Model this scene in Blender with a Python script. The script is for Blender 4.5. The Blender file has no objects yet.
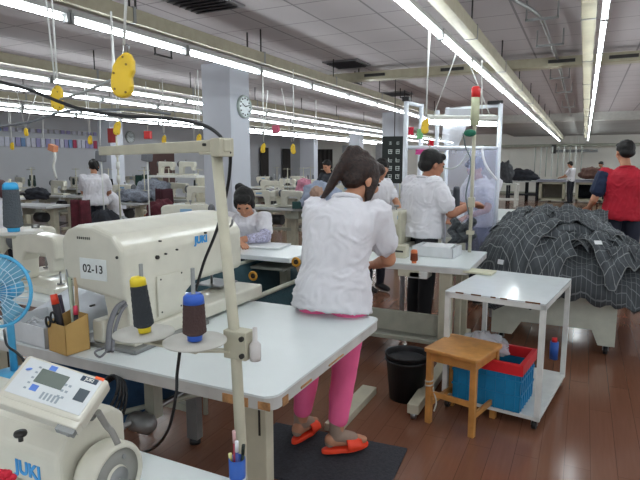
import bpy, bmesh, math, random
from mathutils import Vector, Matrix, noise, Euler
random.seed(7)
R = math.radians
PI = math.pi
sc = bpy.context.scene
COL = sc.collection

# ------------------------------------------------------------------ view
sc.view_settings.view_transform = 'Standard'; sc.view_settings.look = 'None'; sc.view_settings.gamma = 1; sc.view_settings.exposure = .32
wd = bpy.data.worlds.new('daylight'); sc.world = wd; wd.use_nodes = True
wd.node_tree.nodes['Background'].inputs[0].default_value = (.86, .93, 1, 1); wd.node_tree.nodes['Background'].inputs[1].default_value = 1.3
YAW, PITCH, FPX, EYE = R(25.9), math.atan(77/540), 540.0, 1.52
camd = bpy.data.cameras.new('camera'); cam = bpy.data.objects.new('camera', camd); COL.objects.link(cam)
camd.sensor_width = 36; camd.lens = FPX/640*36; camd.clip_end = 200
cam.location = (0, 0, EYE); cam.rotation_euler = (PI/2-PITCH, 0, YAW)
sc.camera = cam
_f = Vector((-math.sin(YAW)*math.cos(PITCH), math.cos(YAW)*math.cos(PITCH), -math.sin(PITCH)))
_r = Vector((math.cos(YAW), math.sin(YAW), 0)); _u = _r.cross(_f)
def at(px, py, d):
    return Vector((0, 0, EYE)) + (_f*FPX + _r*(px-320) - _u*(py-240))*(d/FPX)
def onz(px, py, z):
    v = _f*FPX + _r*(px-320) - _u*(py-240); return Vector((0, 0, EYE)) + v*((z-EYE)/v.z)
def gx(px, d):
    p = at(px, 163, d); return p.x, p.y

# ------------------------------------------------------------------ materials
def lin(h):
    h = h.lstrip('#'); o = []
    for i in (0, 2, 4):
        c = int(h[i:i+2], 16)/255; o.append(c/12.92 if c <= .04045 else ((c+.055)/1.055)**2.4)
    return (*o, 1)
_m = {}
def pm(name, col, rough=.5, metal=0, var=.05, scale=12, bump=0.0, bscale=60, trans=0, alpha=1, coat=0, spec=.5, ior=1.45, emit=None, estr=0):
    if name in _m: return _m[name]
    m = bpy.data.materials.new(name); m.use_nodes = True; nt = m.node_tree; N = nt.nodes; L = nt.links
    b = N['Principled BSDF']; c = lin(col)
    tc = N.new('ShaderNodeTexCoord'); nz = N.new('ShaderNodeTexNoise'); nz.inputs['Scale'].default_value = scale; nz.inputs['Detail'].default_value = 4
    L.new(tc.outputs['Object'], nz.inputs['Vector'])
    rp = N.new('ShaderNodeValToRGB'); rp.color_ramp.elements[0].position = .3; rp.color_ramp.elements[1].position = .7
    rp.color_ramp.elements[0].color = tuple(max(0, x*(1-var*2)) for x in c[:3])+(1,)
    rp.color_ramp.elements[1].color = tuple(min(1, x*(1+var)) for x in c[:3])+(1,)
    L.new(nz.outputs['Fac'], rp.inputs['Fac']); L.new(rp.outputs['Color'], b.inputs['Base Color'])
    b.inputs['Roughness'].default_value = rough; b.inputs['Metallic'].default_value = metal
    b.inputs['Transmission Weight'].default_value = trans; b.inputs['Alpha'].default_value = alpha
    b.inputs['Coat Weight'].default_value = coat; b.inputs['IOR'].default_value = ior
    if emit: b.inputs['Emission Color'].default_value = lin(emit); b.inputs['Emission Strength'].default_value = estr
    if bump:
        n2 = N.new('ShaderNodeTexNoise'); n2.inputs['Scale'].default_value = bscale; L.new(tc.outputs['Object'], n2.inputs['Vector'])
        bp = N.new('ShaderNodeBump'); bp.inputs['Strength'].default_value = bump; bp.inputs['Distance'].default_value = .01
        L.new(n2.outputs['Fac'], bp.inputs['Height']); L.new(bp.outputs['Normal'], b.inputs['Normal'])
    _m[name] = m; return m
def nodes(name):
    m = bpy.data.materials.new(name); m.use_nodes = True; nt = m.node_tree
    _m[name] = m; return m, nt.nodes, nt.links, nt.nodes['Principled BSDF']
def math_n(N, L, op, a, b=None):
    n = N.new('ShaderNodeMath'); n.operation = op
    for i, v in enumerate((a, b)):
        if v is None: continue
        if isinstance(v, (int, float)): n.inputs[i].default_value = v
        else: L.new(v, n.inputs[i])
    return n.outputs[0]
def mixc(N, L, fac, a, b):
    n = N.new('ShaderNodeMix'); n.data_type = 'RGBA'
    L.new(fac, n.inputs[0])
    for i, v in ((6, a), (7, b)):
        if isinstance(v, tuple): n.inputs[i].default_value = v
        else: L.new(v, n.inputs[i])
    return n.outputs[2]

# floor planks running away from the camera
m, N, L, b = nodes('plank_floor')
tc = N.new('ShaderNodeTexCoord'); mp = N.new('ShaderNodeMapping'); mp.inputs['Rotation'].default_value = (0, 0, PI/2)
L.new(tc.outputs['Object'], mp.inputs['Vector'])
br = N.new('ShaderNodeTexBrick'); br.inputs['Scale'].default_value = 1; br.inputs['Brick Width'].default_value = 1.2; br.inputs['Row Height'].default_value = .12
br.inputs['Mortar Size'].default_value = .0015; br.inputs['Color1'].default_value = lin('#7e5644'); br.inputs['Color2'].default_value = lin('#865d4a'); br.inputs['Mortar'].default_value = lin('#5a3c2e')
br.offset = .37
L.new(mp.outputs['Vector'], br.inputs['Vector'])
m2 = N.new('ShaderNodeMapping'); m2.inputs['Scale'].default_value = (30, 1.5, 1); L.new(tc.outputs['Object'], m2.inputs['Vector'])
nz = N.new('ShaderNodeTexNoise'); nz.inputs['Scale'].default_value = 2; nz.inputs['Detail'].default_value = 5; L.new(m2.outputs['Vector'], nz.inputs['Vector'])
L.new(mixc(N, L, math_n(N, L, 'MULTIPLY', nz.outputs['Fac'], .55), br.outputs['Color'], lin('#63412f')), b.inputs['Base Color'])
n3 = N.new('ShaderNodeTexNoise'); n3.inputs['Scale'].default_value = 1.3; L.new(tc.outputs['Object'], n3.inputs['Vector'])
L.new(math_n(N, L, 'ADD', math_n(N, L, 'MULTIPLY', n3.outputs['Fac'], .10), .11), b.inputs['Roughness'])
bp = N.new('ShaderNodeBump'); bp.inputs['Strength'].default_value = .25; bp.inputs['Distance'].default_value = .004
L.new(n3.outputs['Fac'], bp.inputs['Height']); L.new(bp.outputs['Normal'], b.inputs['Normal'])

# suspended ceiling tiles
m, N, L, b = nodes('ceiling_tile')
tc = N.new('ShaderNodeTexCoord'); sx = N.new('ShaderNodeSeparateXYZ'); L.new(tc.outputs['Object'], sx.inputs[0])
def gridline(out, off, w, s=.6):
    fr = math_n(N, L, 'FRACT', math_n(N, L, 'DIVIDE', math_n(N, L, 'ADD', out, off), s))
    return math_n(N, L, 'LESS_THAN', fr, w/s)
g = math_n(N, L, 'MAXIMUM', gridline(sx.outputs['X'], 30.1, .022), gridline(sx.outputs['Y'], 30.25, .016))
nz = N.new('ShaderNodeTexNoise'); nz.inputs['Scale'].default_value = .9; L.new(tc.outputs['Object'], nz.inputs['Vector'])
base = mixc(N, L, nz.outputs['Fac'], lin('#aca6a8'), lin('#c2bcbd'))
L.new(mixc(N, L, g, base, lin('#878284')), b.inputs['Base Color']); b.inputs['Roughness'].default_value = .8

# plaid cloth, follows the uv of each cloth
def plaid(name, base_, line, cell=.07, w=.09, dark='#33373a'):
    m, N, L, b = nodes(name)
    uv = N.new('ShaderNodeUVMap'); s = N.new('ShaderNodeSeparateXYZ'); L.new(uv.outputs['UV'], s.inputs[0])
    def st(o, c, ww, off=0):
        fr = math_n(N, L, 'FRACT', math_n(N, L, 'DIVIDE', math_n(N, L, 'ADD', o, off+10), c)); return math_n(N, L, 'LESS_THAN', fr, ww)
    a = math_n(N, L, 'MAXIMUM', st(s.outputs['X'], cell, w), st(s.outputs['Y'], cell, w))
    d = math_n(N, L, 'MULTIPLY', math_n(N, L, 'ADD', st(s.outputs['X'], cell*2, .45, .02), st(s.outputs['Y'], cell*2, .45, .02)), .4)
    L.new(mixc(N, L, a, mixc(N, L, d, lin(base_), lin(dark)), lin(line)), b.inputs['Base Color'])
    b.inputs['Roughness'].default_value = .9
    return m
PLAID = plaid('grey_plaid', '#4b5054', '#858a8b', cell=.05, w=.07, dark='#393d41')
PLAID2 = plaid('dark_plaid', '#404448', '#6c7173', cell=.035, w=.10, dark='#393d40')
PLAID3 = plaid('pale_plaid', '#565b5f', '#8a8f90', cell=.045, w=.10, dark='#565b5f')

CREAM = pm('cream_enamel', '#cfccbd', .35, var=.03, coat=.2)
CREAM2 = pm('aged_cream_metal', '#bdb9a4', .45, var=.06)
GREYC = pm('grey_green_paint', '#a9ab9c', .5, var=.07)
WHITET = pm('white_laminate', '#dfe6e6', .28, var=.03, scale=3)
EDGE = pm('worn_table_edge', '#c9c8c4', .5, var=.1, scale=7)
PLY = pm('bare_plywood', '#b98a5a', .7, var=.15, scale=30)
WHITEM = pm('white_metal_paint', '#dedfd8', .4, var=.04)
BLACK = pm('black_rubber', '#1d1e20', .5, var=.1)
DARK = pm('dark_screw_steel', '#3a3836', .4, .5)
STEEL = pm('steel', '#9b9c9c', .3, .9)
ALU = pm('grey_cast_metal', '#8d8f8e', .4, .6, bump=.1)
WALLG = pm('wall_grey_paint', '#c3c5c9', .8, var=.03, scale=1)
WALLW = pm('wall_cream_paint', '#f0efe6', .8, var=.03, scale=1)
COLW = pm('column_white_paint', '#c3c7cf', .7, var=.02, scale=2)
YEL = pm('yellow_plastic', '#dfba28', .4)
WIRE = pm('white_cord', '#d8dad6', .6)
GREEN = pm('dark_teal_cloth', '#2f4a52', .85, var=.1, bump=.3)
BLUEM = pm('blue_plastic', '#2c5cb0', .35)
RED = pm('red_plastic', '#d83030', .35)
SHIRTW = pm('white_shirt_cotton', '#dcdbe0', .85, var=.03, bump=.1, bscale=200)
SKIN = pm('skin', '#c08a6c', .55, var=.05, scale=20)
SKIND = pm('tanned_skin', '#a9745a', .55, var=.05, scale=20)
SOCK = pm('nylon_ankle_sock', '#9c8677', .7, var=.06)
HAIR = pm('black_hair', '#0f0d0b', .62, var=.3, scale=60, bump=.3, bscale=90)
HAIRB = pm('dark_brown_hair', '#2e1d17', .5, var=.35, scale=60, bump=.5, bscale=90)
PINK = pm('pink_leggings', '#ff6fa3', .7, var=.05, scale=10)
NAVY = pm('navy_cloth', '#20242f', .8)
JNAVY = pm('blue_sleeve_cotton', '#1f2b47', .8)
REDS = pm('red_shirt_cotton', '#b81f33', .8, var=.08, scale=9, bump=.1)
ORANGE = pm('orange_red_rubber', '#ff4a2a', .5, var=.04)
def emis(name, col, s):
    m = bpy.data.materials.new(name); m.use_nodes = True; b = m.node_tree.nodes['Principled BSDF']
    b.inputs['Base Color'].default_value = (.8, .8, .8, 1); b.inputs['Emission Color'].default_value = lin(col); b.inputs['Emission Strength'].default_value = s; return m
TUBE = emis('fluorescent_tube_light', '#f2fbff', 22)
m = pm('clear_sheet_plastic', '#c4cdf0', .25, var=.05, alpha=.30); SHEET = m
CLEAR = pm('clear_bag_plastic', '#dfe3ea', .2, alpha=.4, bump=.6, bscale=30)

# ------------------------------------------------------------------ mesh helper
def W(o):
    if o is None: return Matrix.Identity(4)
    return W(o.parent) @ o.matrix_basis
class MB:
    def __init__(s): s.b = bmesh.new(); s.mi = 0; s.sm = False; s.uvl = None
    def _f(s, vs):
        try:
            f = s.b.faces.new(vs); f.material_index = s.mi; f.smooth = s.sm; return f
        except ValueError: return None
    def mat(s, i): s.mi = i; return s
    def box(s, c, size, rot=None, M=None):
        M = M or Matrix.Identity(4)
        rm = Euler(rot).to_matrix().to_4x4() if rot else Matrix.Identity(4)
        T = M @ Matrix.Translation(c) @ rm
        v = [s.b.verts.new(T @ Vector((x*size[0]/2, y*size[1]/2, z*size[2]/2))) for x in (-1, 1) for y in (-1, 1) for z in (-1, 1)]
        for q in ((0, 1, 3, 2), (4, 6, 7, 5), (0, 4, 5, 1), (2, 3, 7, 6), (0, 2, 6, 4), (1, 5, 7, 3)): s._f([v[i] for i in q])
        return s
    def b2(s, lo, hi): return s.box([(a+b_)/2 for a, b_ in zip(lo, hi)], [abs(b_-a) for a, b_ in zip(lo, hi)])
    def prism(s, poly, h, M=None):           # poly in local xy, extruded z 0..h
        M = M or Matrix.Identity(4); sm = s.sm; s.sm = False
        a = [s.b.verts.new(M @ Vector((x, y, 0))) for x, y in poly]; c = [s.b.verts.new(M @ Vector((x, y, h))) for x, y in poly]
        s._f(a[::-1]); s._f(c); n = len(poly)
        for i in range(n): s._f([a[i], a[(i+1) % n], c[(i+1) % n], c[i]])
        s.sm = sm; return s
    def frame(s, d):
        d = Vector(d).normalized(); t = Vector((0, 0, 1)) if abs(d.z) < .9 else Vector((1, 0, 0))
        a = d.cross(t).normalized(); return a, a.cross(d).normalized()
    def cyl(s, p0, p1, r0, r1=None, n=16, caps=True):
        return s.tube([p0, p1], [r0, r0 if r1 is None else r1], n, caps)
    def tube(s, pts, r, n=8, caps=True, sq=1):
        pts = [Vector(p) for p in pts]; rings = []; old = s.sm
        rs = r if isinstance(r, (list, tuple)) else [r]*len(pts)
        a, b_ = s.frame(pts[1]-pts[0])
        for i, p in enumerate(pts):
            d = (pts[min(i+1, len(pts)-1)]-pts[max(i-1, 0)]).normalized()
            a = (a - d*a.dot(d)).normalized(); b_ = a.cross(d)
            rings.append([s.b.verts.new(p + (a*math.cos(2*PI*k/n)+b_*math.sin(2*PI*k/n)*sq)*rs[i]) for k in range(n)])
        s.sm = True
        for i in range(len(rings)-1):
            for k in range(n): s._f([rings[i][k], rings[i][(k+1) % n], rings[i+1][(k+1) % n], rings[i+1][k]])
        s.sm = False
        if caps: s._f(rings[0][::-1]); s._f(rings[-1])
        s.sm = old; return s
    def lathe(s, prof, o=(0, 0, 0), ax=(0, 0, 1), n=24):
        o = Vector(o); ax = Vector(ax).normalized(); a, b_ = s.frame(ax); rings = []
        for r, z in prof:
            rings.append([s.b.verts.new(o+ax*z+(a*math.cos(2*PI*k/n)+b_*math.sin(2*PI*k/n))*max(r, 1e-4)) for k in range(n)])
        old = s.sm; s.sm = True
        for i in range(len(rings)-1):
            for k in range(n): s._f([rings[i][k], rings[i][(k+1) % n], rings[i+1][(k+1) % n], rings[i+1][k]])
        s.sm = False
        if prof[0][0] > 1e-3: s._f(rings[0][::-1])
        if prof[-1][0] > 1e-3: s._f(rings[-1])
        s.sm = old; return s
    def ell(s, c, r, M3=None, n=12):
        M3 = M3 or Matrix.Identity(3); T = Matrix.Translation(c) @ M3.to_4x4() @ Matrix.Diagonal((*r, 1))
        k = bmesh.ops.create_uvsphere(s.b, u_segments=n*2, v_segments=n, radius=1, matrix=T)
        for v in k['verts']:
            for f in v.link_faces: f.material_index = s.mi; f.smooth = True
        return s
    def loft(s, secs, n=20):                  # (centre, a vector, b vector)
        rings = [[s.b.verts.new(Vector(c)+Vector(a)*math.cos(2*PI*k/n)+Vector(b_)*math.sin(2*PI*k/n)) for k in range(n)] for c, a, b_ in secs]
        old = s.sm; s.sm = True
        for i in range(len(rings)-1):
            for k in range(n): s._f([rings[i][k], rings[i][(k+1) % n], rings[i+1][(k+1) % n], rings[i+1][k]])
        s._f(rings[0][::-1]); s._f(rings[-1]); s.sm = old; return s
    def sheet(s, fn, nu, nv, su=1, sv=1, flip=False):
        if s.uvl is None: s.uvl = s.b.loops.layers.uv.new('UVMap')
        g = [[s.b.verts.new(fn(i/nu, j/nv)) for j in range(nv+1)] for i in range(nu+1)]
        old = s.sm; s.sm = True
        for i in range(nu):
            for j in range(nv):
                f = s._f([g[i][j], g[i+1][j], g[i+1][j+1], g[i][j+1]])
                if f:
                    for l, (a, c) in zip(f.loops, ((i, j), (i+1, j), (i+1, j+1), (i, j+1))): l[s.uvl].uv = (a/nu*su, c/nv*sv)
        s.sm = old; return s
    def build(s, name, mats, parent=None, world=True, bevel=0, seg=2, solid=0, sub=0, loc=None):
        bmesh.ops.recalc_face_normals(s.b, faces=s.b.faces[:])
        me = bpy.data.meshes.new(name)
        if world and parent is not None: s.b.transform(W(parent).inverted())
        if loc is not None: s.b.transform(Matrix.Translation(-Vector(loc)))
        s.b.to_mesh(me); s.b.free()
        for m in (mats if isinstance(mats, (list, tuple)) else [mats]): me.materials.append(m)
        o = bpy.data.objects.new(name, me); COL.objects.link(o)
        if loc is not None: o.location = loc
        if parent is not None: o.parent = parent
        if solid: q = o.modifiers.new('solid', 'SOLIDIFY'); q.thickness = solid; q.offset = 0
        if bevel: q = o.modifiers.new('bevel', 'BEVEL'); q.width = bevel; q.segments = seg; q.limit_method = 'ANGLE'; q.angle_limit = R(35)
        if sub: q = o.modifiers.new('sub', 'SUBSURF'); q.levels = sub; q.render_levels = sub
        return o
def tag(o, label, cat, group=None, kind=None):
    o['label'] = label; o['category'] = cat
    if group: o['group'] = group
    if kind: o['kind'] = kind
    return o
def thing(name, label, cat, loc=(0, 0, 0), rz=0, group=None):
    o = bpy.data.objects.new(name, None); COL.objects.link(o); o.empty_display_size = .1
    o.location = loc; o.rotation_euler = (0, 0, rz); return tag(o, label, cat, group)
def struct(name, mb, m, **k):
    o = mb.build(name, m, **k); o['kind'] = 'structure'; return o
KIDS = {}
def dup(root, loc, rz=0, label=None, group=None, scale=None):
    r = root.copy(); COL.objects.link(r); r.location = loc; r.rotation_euler = (0, 0, rz)
    if label: r['label'] = label
    if group: r['group'] = group
    if scale: r.scale = (scale,)*3
    for ch in list(root.children):
        c = ch.copy(); COL.objects.link(c); c.parent = r
        for g in list(ch.children):
            d = g.copy(); COL.objects.link(d); d.parent = c
    return r
def text_mb(txt, size, M, depth=.001, bold=0):
    cu = bpy.data.curves.new('lettering', 'FONT'); cu.body = txt; cu.size = size; cu.extrude = depth; cu.offset = bold; cu.align_x = 'CENTER'; cu.align_y = 'CENTER'; cu.space_character = 1.05
    t = bpy.data.objects.new('lettering', cu); COL.objects.link(t)
    dg = bpy.context.evaluated_depsgraph_get(); me = bpy.data.meshes.new_from_object(t.evaluated_get(dg))
    bpy.data.objects.remove(t); bpy.data.curves.remove(cu)
    b = MB(); b.b.from_mesh(me); b.b.transform(M); bpy.data.meshes.remove(me); return b
def bez(pts, n=8):                              # smooth curve through points (Catmull-Rom)
    P = [Vector(p) for p in pts]; P = [P[0]*2-P[1]]+P+[P[-1]*2-P[-2]]; out = []
    for i in range(1, len(P)-2):
        for k in range(n):
            t = k/n; a, b_, c, d = P[i-1], P[i], P[i+1], P[i+2]
            out.append(.5*((2*b_)+(c-a)*t+(2*a-5*b_+4*c-d)*t*t+(3*b_-a-3*c+d)*t**3))
    out.append(P[-2]); return out
def rrect(w, d, r, n=5):
    o = []
    for cx, cy, a0 in ((w/2-r, d/2-r, 0), (-w/2+r, d/2-r, PI/2), (-w/2+r, -d/2+r, PI), (w/2-r, -d/2+r, 3*PI/2)):
        for k in range(n+1): a = a0+PI/2*k/n; o.append((cx+r*math.cos(a), cy+r*math.sin(a)))
    return o
T = Matrix.Translation
def RZ(a): return Matrix.Rotation(a, 4, 'Z')
def RX(a): return Matrix.Rotation(a, 4, 'X')
def RY(a): return Matrix.Rotation(a, 4, 'Y')

# fused organic mesh from overlapping closed primitives
def fuse(mb, name, mats, parent, voxel, smooth=4, wr=None, mat_fn=None):
    me = bpy.data.meshes.new('raw'); bmesh.ops.recalc_face_normals(mb.b, faces=mb.b.faces[:]); mb.b.to_mesh(me); mb.b.free()
    o = bpy.data.objects.new('raw', me); COL.objects.link(o)
    q = o.modifiers.new('r', 'REMESH'); q.mode = 'VOXEL'; q.voxel_size = voxel; q.use_smooth_shade = True
    if smooth: q = o.modifiers.new('s', 'SMOOTH'); q.factor = .5; q.iterations = smooth
    dg = bpy.context.evaluated_depsgraph_get(); dg.update()
    m2 = bpy.data.meshes.new_from_object(o.evaluated_get(dg)); m2.name = name
    bpy.data.objects.remove(o); bpy.data.meshes.remove(me)
    m2.materials.clear()
    for m in (mats if isinstance(mats, (list, tuple)) else [mats]): m2.materials.append(m)
    if wr:
        b = bmesh.new(); b.from_mesh(m2); b.normal_update()
        mv = [(v, v.normal.copy(), wr(v.co)) for v in b.verts]
        for v, n, a in mv: v.co += n*a
        b.to_mesh(m2); b.free()
    inv = W(parent).inverted() if parent else Matrix.Identity(4)
    m2.transform(inv)
    for p in m2.polygons: p.use_smooth = True
    o = bpy.data.objects.new(name, m2); COL.objects.link(o)
    if parent: o.parent = parent
    return o

# ================================================================== SETTING
X0, X1, Y0, Y1, ZC = -15.0, 5.0, -4.0, 28.5, 2.95
struct('floor', MB().b2((X0, Y0, -.1), (X1, Y1, 0)), _m['plank_floor'])
struct('ceiling', MB().b2((X0, Y0, ZC), (X1, Y1, ZC+.1)), _m['ceiling_tile'])
struct('wall_left', MB().b2((X0-.2, Y0-.2, 0), (X0, Y1+.2, ZC)), WALLG)
struct('wall_right', MB().b2((X1, Y0-.2, 0), (X1+.2, Y1+.2, .9)).b2((X1, Y0-.2, 2.5), (X1+.2, Y1+.2, ZC)), WALLW)
struct('wall_front', MB().b2((X0, Y0-.2, 0), (X1, Y0, .9)).b2((X0, Y0-.2, 2.6), (X1, Y0, ZC)), WALLW)
struct('wall_back', MB().b2((X0, Y1, 0), (X1, Y1+.2, ZC)), WALLW)
struct('baseboard_back', MB().b2((X0, Y1-.02, 0), (X1, Y1, .12)), GREYC)
struct('baseboard_left', MB().b2((X0, Y0, 0), (X0+.02, Y1, .12)), GREYC)
# lower, darker bulkhead over the far half of the hall
struct('trim_1', MB().b2((-3.2, 17.5, 2.72), (X1, 17.8, ZC)), pm('bulkhead_grey', '#b9b9b3', .8))
struct('trim_2', MB().b2((-3.2, 17.8, 2.80), (X1, Y1, ZC)), pm('far_soffit_grey', '#9c9c98', .85, var=.06, scale=.8))
# grey end wall panels and window strips on the left of the far wall
for i, (a, c) in enumerate(((-12.4, -11.2), (-10.4, -9.4))):
    struct('window_%d' % (i+1), MB().b2((a, Y1-.06, .2), (c, Y1, 2.5)), pm('panel_grey', '#b9bcbf', .7))

# columns
def column(x, y, n, w=.5):
    return struct('trim_%d' % n, MB().b2((x-w, y, 0), (x, y+w, ZC)), COLW, bevel=.008)
column(-4.64, 6.6, 3); column(-4.8, 15.0, 4); column(-11.3, 10.6, 5, .45); column(-8.2, 20.5, 6, .45)

# pipe rail across far wall
tag(MB().tube([(-4.5, 27.6, 2.32), (4.5, 27.6, 2.32)], .07, 8).build('pipe', GREYC), 'long horizontal pipe run under the far soffit above the cutting tables', 'pipe')

# ------------------------------------------------------------------ fluorescent rows
fx = thing('ceiling_light', 'ceiling fluorescent batten', 'ceiling light', (0, 0, 2.5), 0, 'fluorescent battens')
MB().tube([(0, -.56, 0), (0, .56, 0)], .016, 10).build('tube', TUBE, fx, world=False)
MB().b2((-.022, -.6, .03), (.022, .6, .07)).build('housing', pm('batten_grey', '#9c9d9b', .5), fx, world=False, bevel=.004)
for s in (-1, 1): MB().b2((-.022, s*.6-.012, -.024), (.022, s*.6+.012, .045)).build('lamp_holder', ALU, fx, world=False)
rows = [(.06, -3.1, 27, 'straight over the aisle beside the trolley'), (-1.08, -3.0, 27, 'diagonal run over the white booth'), (-3.27, -3.4, 12.6, 'nearest run over the sewing tables on the left'),
        (-5.85, 3.4, 26.5, 'second run behind the near trunking'), (-6.9, 3.9, 26.5, 'third run behind the near trunking'), (-8.9, 5.2, 26.5, 'fourth run towards the grey wall'), (-9.75, 5.8, 26.5, 'run closest to the grey wall'), (2.6, -3, 26, 'added out of view past the man in red')]  # last row added out of view for ambient light; first three extended overhead
first = True
for x, ya, yb, where in rows:
    y = ya+.6; 
    while y < yb:
        lab = 'white fluorescent tube light in the row '+where
        if first: fx.location = (x, y, 2.5); fx['label'] = lab; fx['group'] = 'fluorescent lights '+where; first = False
        else: dup(fx, (x, y, 2.5), 0, lab, 'fluorescent lights '+where)
        y += 1.235
# trunking above rows
TR = pm('cream_trunking', '#a29c86', .5, var=.06)
TR2 = pm('grey_tray', '#8e8e8c', .6)
for i, (x, ya, yb, dx, lab) in enumerate(((-1.08, 2.6, 27, .12, 'cream cable trunking along the diagonal light row over the booth'), (-3.27, .9, 14.5, .03, 'cream cable trunking above the nearest left light row'),
                          (.06, 4.2, 26, -.10, 'cream cable trunking beside the light row over the aisle'), (-5.85, 2.8, 26, .1, 'cable trunking above the second left light row'), (-8.9, 4, 26, .1, 'cable trunking above the fourth left light row'))):
    t = thing('cable_trunking', lab, 'cable trunking', (x+dx, ya, 2.63))
    MB().b2((x+dx-.05, ya, 2.59), (x+dx+.05, yb, 2.70)).build('channel', TR, t, bevel=.004)
    y = ya+.5; k = 0
    while y < yb and k < 10:
        MB().cyl((x+dx, y, 2.70), (x+dx, y, ZC), .008, n=6).build('hanger_rod', DARK, t)
        MB().b2((x+dx-.055, y-.015, 2.585), (x+dx+.055, y+.015, 2.71)).build('joint_clip', ALU, t)
        y += 1.9; k += 1
t = thing('cable_duct', 'wide cream duct crossing the ceiling above both light rows', 'duct', (-3.8, 8, 2.8))
MB().b2((-3.9, 7.85, 2.76), (4.8, 8.05, 2.88)).build('duct_body', TR, t, bevel=.006)
for x in (-2.9, -1.75, -.35, .35, 1.6):
    MB().b2((x-.16, 7.82, 2.80), (x+.16, 7.852, 2.84)).build('slot_cover', DARK, t)
for x in (-3.2, -1.5, .9, 3): MB().cyl((x, 7.95, 2.88), (x, 7.95, ZC), .01, n=6).build('hanger_rod', DARK, t)
# crooked conduit with u brackets
t = thing('conduit', 'crooked grey conduit hung on u shaped brackets between the light rows', 'pipe', (-.42, 5, 2.9))
MB().tube(bez([(-.62, 4.9, 2.86), (-.46, 5.6, 2.86), (-.42, 6.6, 2.83), (-.40, 8.4, 2.86), (-.42, 11, 2.86), (-.44, 17.4, 2.86)], 6), .018, 8).build('pipe_run', ALU, t)
for y in (5.35, 6.55, 9.1, 10.9, 13.8):
    b = MB(); b.box((-.42, y, 2.78), (.28, .02, .02)); b.box((-.55, y, 2.86), (.014, .02, .17)); b.box((-.29, y, 2.86), (.014, .02, .17)); b.build('bracket', ALU, t)
for (x, y) in ((-3.6, 3.6), (-3.45, 5.4), (-3.35, 8.3), (-3.3, 10.5), (-4.6, 5.2)):
    b = MB(); b.box((0, 0, -.17), (.02, .3, .02)); b.box((0, -.14, -.085), (.014, .014, .17)); b.box((0, .14, -.085), (.014, .014, .17))
    b.b.transform(T((x, y, ZC))); tag(b.build('ceiling_bracket', DARK), 'small dark u shaped hanger bracket on the ceiling left of the booth', 'bracket', 'ceiling brackets on the left')
# vents
for i, (px, py, lab) in enumerate(((203, 1, 'square dark ceiling vent above the white column'), (347, 63, 'ceiling vent above the woman in pink leggings'), (397, 93, 'smallest ceiling vent near the end of the left light row'))):
    p = onz(px, py, ZC); t = thing('ceiling_vent', lab, 'vent', (p.x, p.y, ZC))
    MB().b2((p.x-.27, p.y-.27, ZC-.02), (p.x+.27, p.y+.27, ZC-.001)).build('vent_frame', pm('vent_grey', '#6e6c6e', .6), t)
    b = MB()
    for k in range(6): b.box((p.x, p.y-.2+k*.08, ZC-.03), (.44, .05, .006), (R(30), 0, 0))
    b.build('louvre', pm('vent_dark', '#454346', .6), t)

# ------------------------------------------------------------------ wall decor left: flag garlands, clock
FL = [pm('flag_white', '#d5d7e4', .8), pm('flag_lilac', '#a9a6cf', .8), pm('flag_red', '#b9506a', .8), pm('flag_blue', '#7f9fc9', .8)]
for z, lab in ((2.42, 'upper string of small pastel flags along the grey wall'), (2.14, 'lower string of larger pastel flags along the grey wall')):
    t = thing('flag_garland', lab, 'garland', (X0+.2, 9, z))
    MB().tube([(X0+.2, 8.5, z+.12), (X0+.2, 14.2, z+.12)], .012, 6).build('string', WIRE, t)
    k = 0; y = 8.6
    while y < 14.1:
        w = .16; h = .26 if z < 2.3 else .12
        b = MB(); b.b2((X0+.19, y, z+.12-h), (X0+.21, y+w*.8, z+.12)); f = b.build('flag', FL[random.choice((0, 0, 0, 1, 1, 2, 3))], t); k += 1
        y += w*1.02 if z < 2.3 else w*1.3
def clock(name, lab, c, nrm, r, col):
    t = thing(name, lab, 'clock', c); n = Vector(nrm); a, b_ = MB().frame(n)
    MB().lathe([(r, 0), (r, .03), (r*.97, .045), (r*.88, .045), (r*.86, .03), (0.001, .03)], c, n, 32).build('clock_rim', pm(name+col, col, .4), t)
    MB().lathe([(r*.87, .028), (r*.87, .033)], c, n, 32).build('clock_face', pm('clock_face_white', '#d9e2e4', .3), t)
    b = MB()
    up = Vector((0, 0, 1)); s = up.cross(n).normalized()
    for k in range(12):
        an = k*PI/6; p = Vector(c)+n*.036+(s*math.sin(an)+up*math.cos(an))*r*.72; b.ell(p, (.012, .012, .012), n=4)
    b.build('hour_mark', DARK, t)
    for an, l in ((R(-60), .5), (R(75), .7)):
        d = s*math.sin(an)+up*math.cos(an); MB().tube([Vector(c)+n*.04, Vector(c)+n*.04+d*r*l], .006, 4).build('clock_hand', DARK, t)
clock('wall_clock', 'round pale clock on the side of the white column', (-4.64, 6.93, 2.35), (1, 0, 0), .17, '#aebbb5')
clock('wall_clock', 'round grey clock high on the grey wall beyond the near pole', (X0, 15.0, 2.45), (1, 0, 0), .22, '#9fa6a3')
p = at(115, 142, 11.5)
tag(MB().b2((-11.35, 10.57, 2.05), (-11.05, 10.6, 2.42)).build('wall_sign', [pm('sign_red', '#b84a4a', .6)]), 'small red notice with white bars on the far left column', 'sign')
# ================================================================== FOREGROUND
SCREW = DARK
# --- main table
t = thing('sewing_table', 'large white topped table carrying the big numbered bartack machine, worn corner', 'table', (-1.9, 1.9, 0))
ctr = (-1.645, 1.895); w, d = 1.61, 1.01
b = MB(); b.prism([(x+ctr[0], y+ctr[1]) for x, y in rrect(w, d, .05)], .008, T((0, 0, .775))); b.build('laminate_top', WHITET, t)
b = MB(); b.prism([(x+ctr[0], y+ctr[1]) for x, y in rrect(w-.004, d-.004, .05)], .042, T((0, 0, .733))); b.build('board', EDGE, t)
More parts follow.
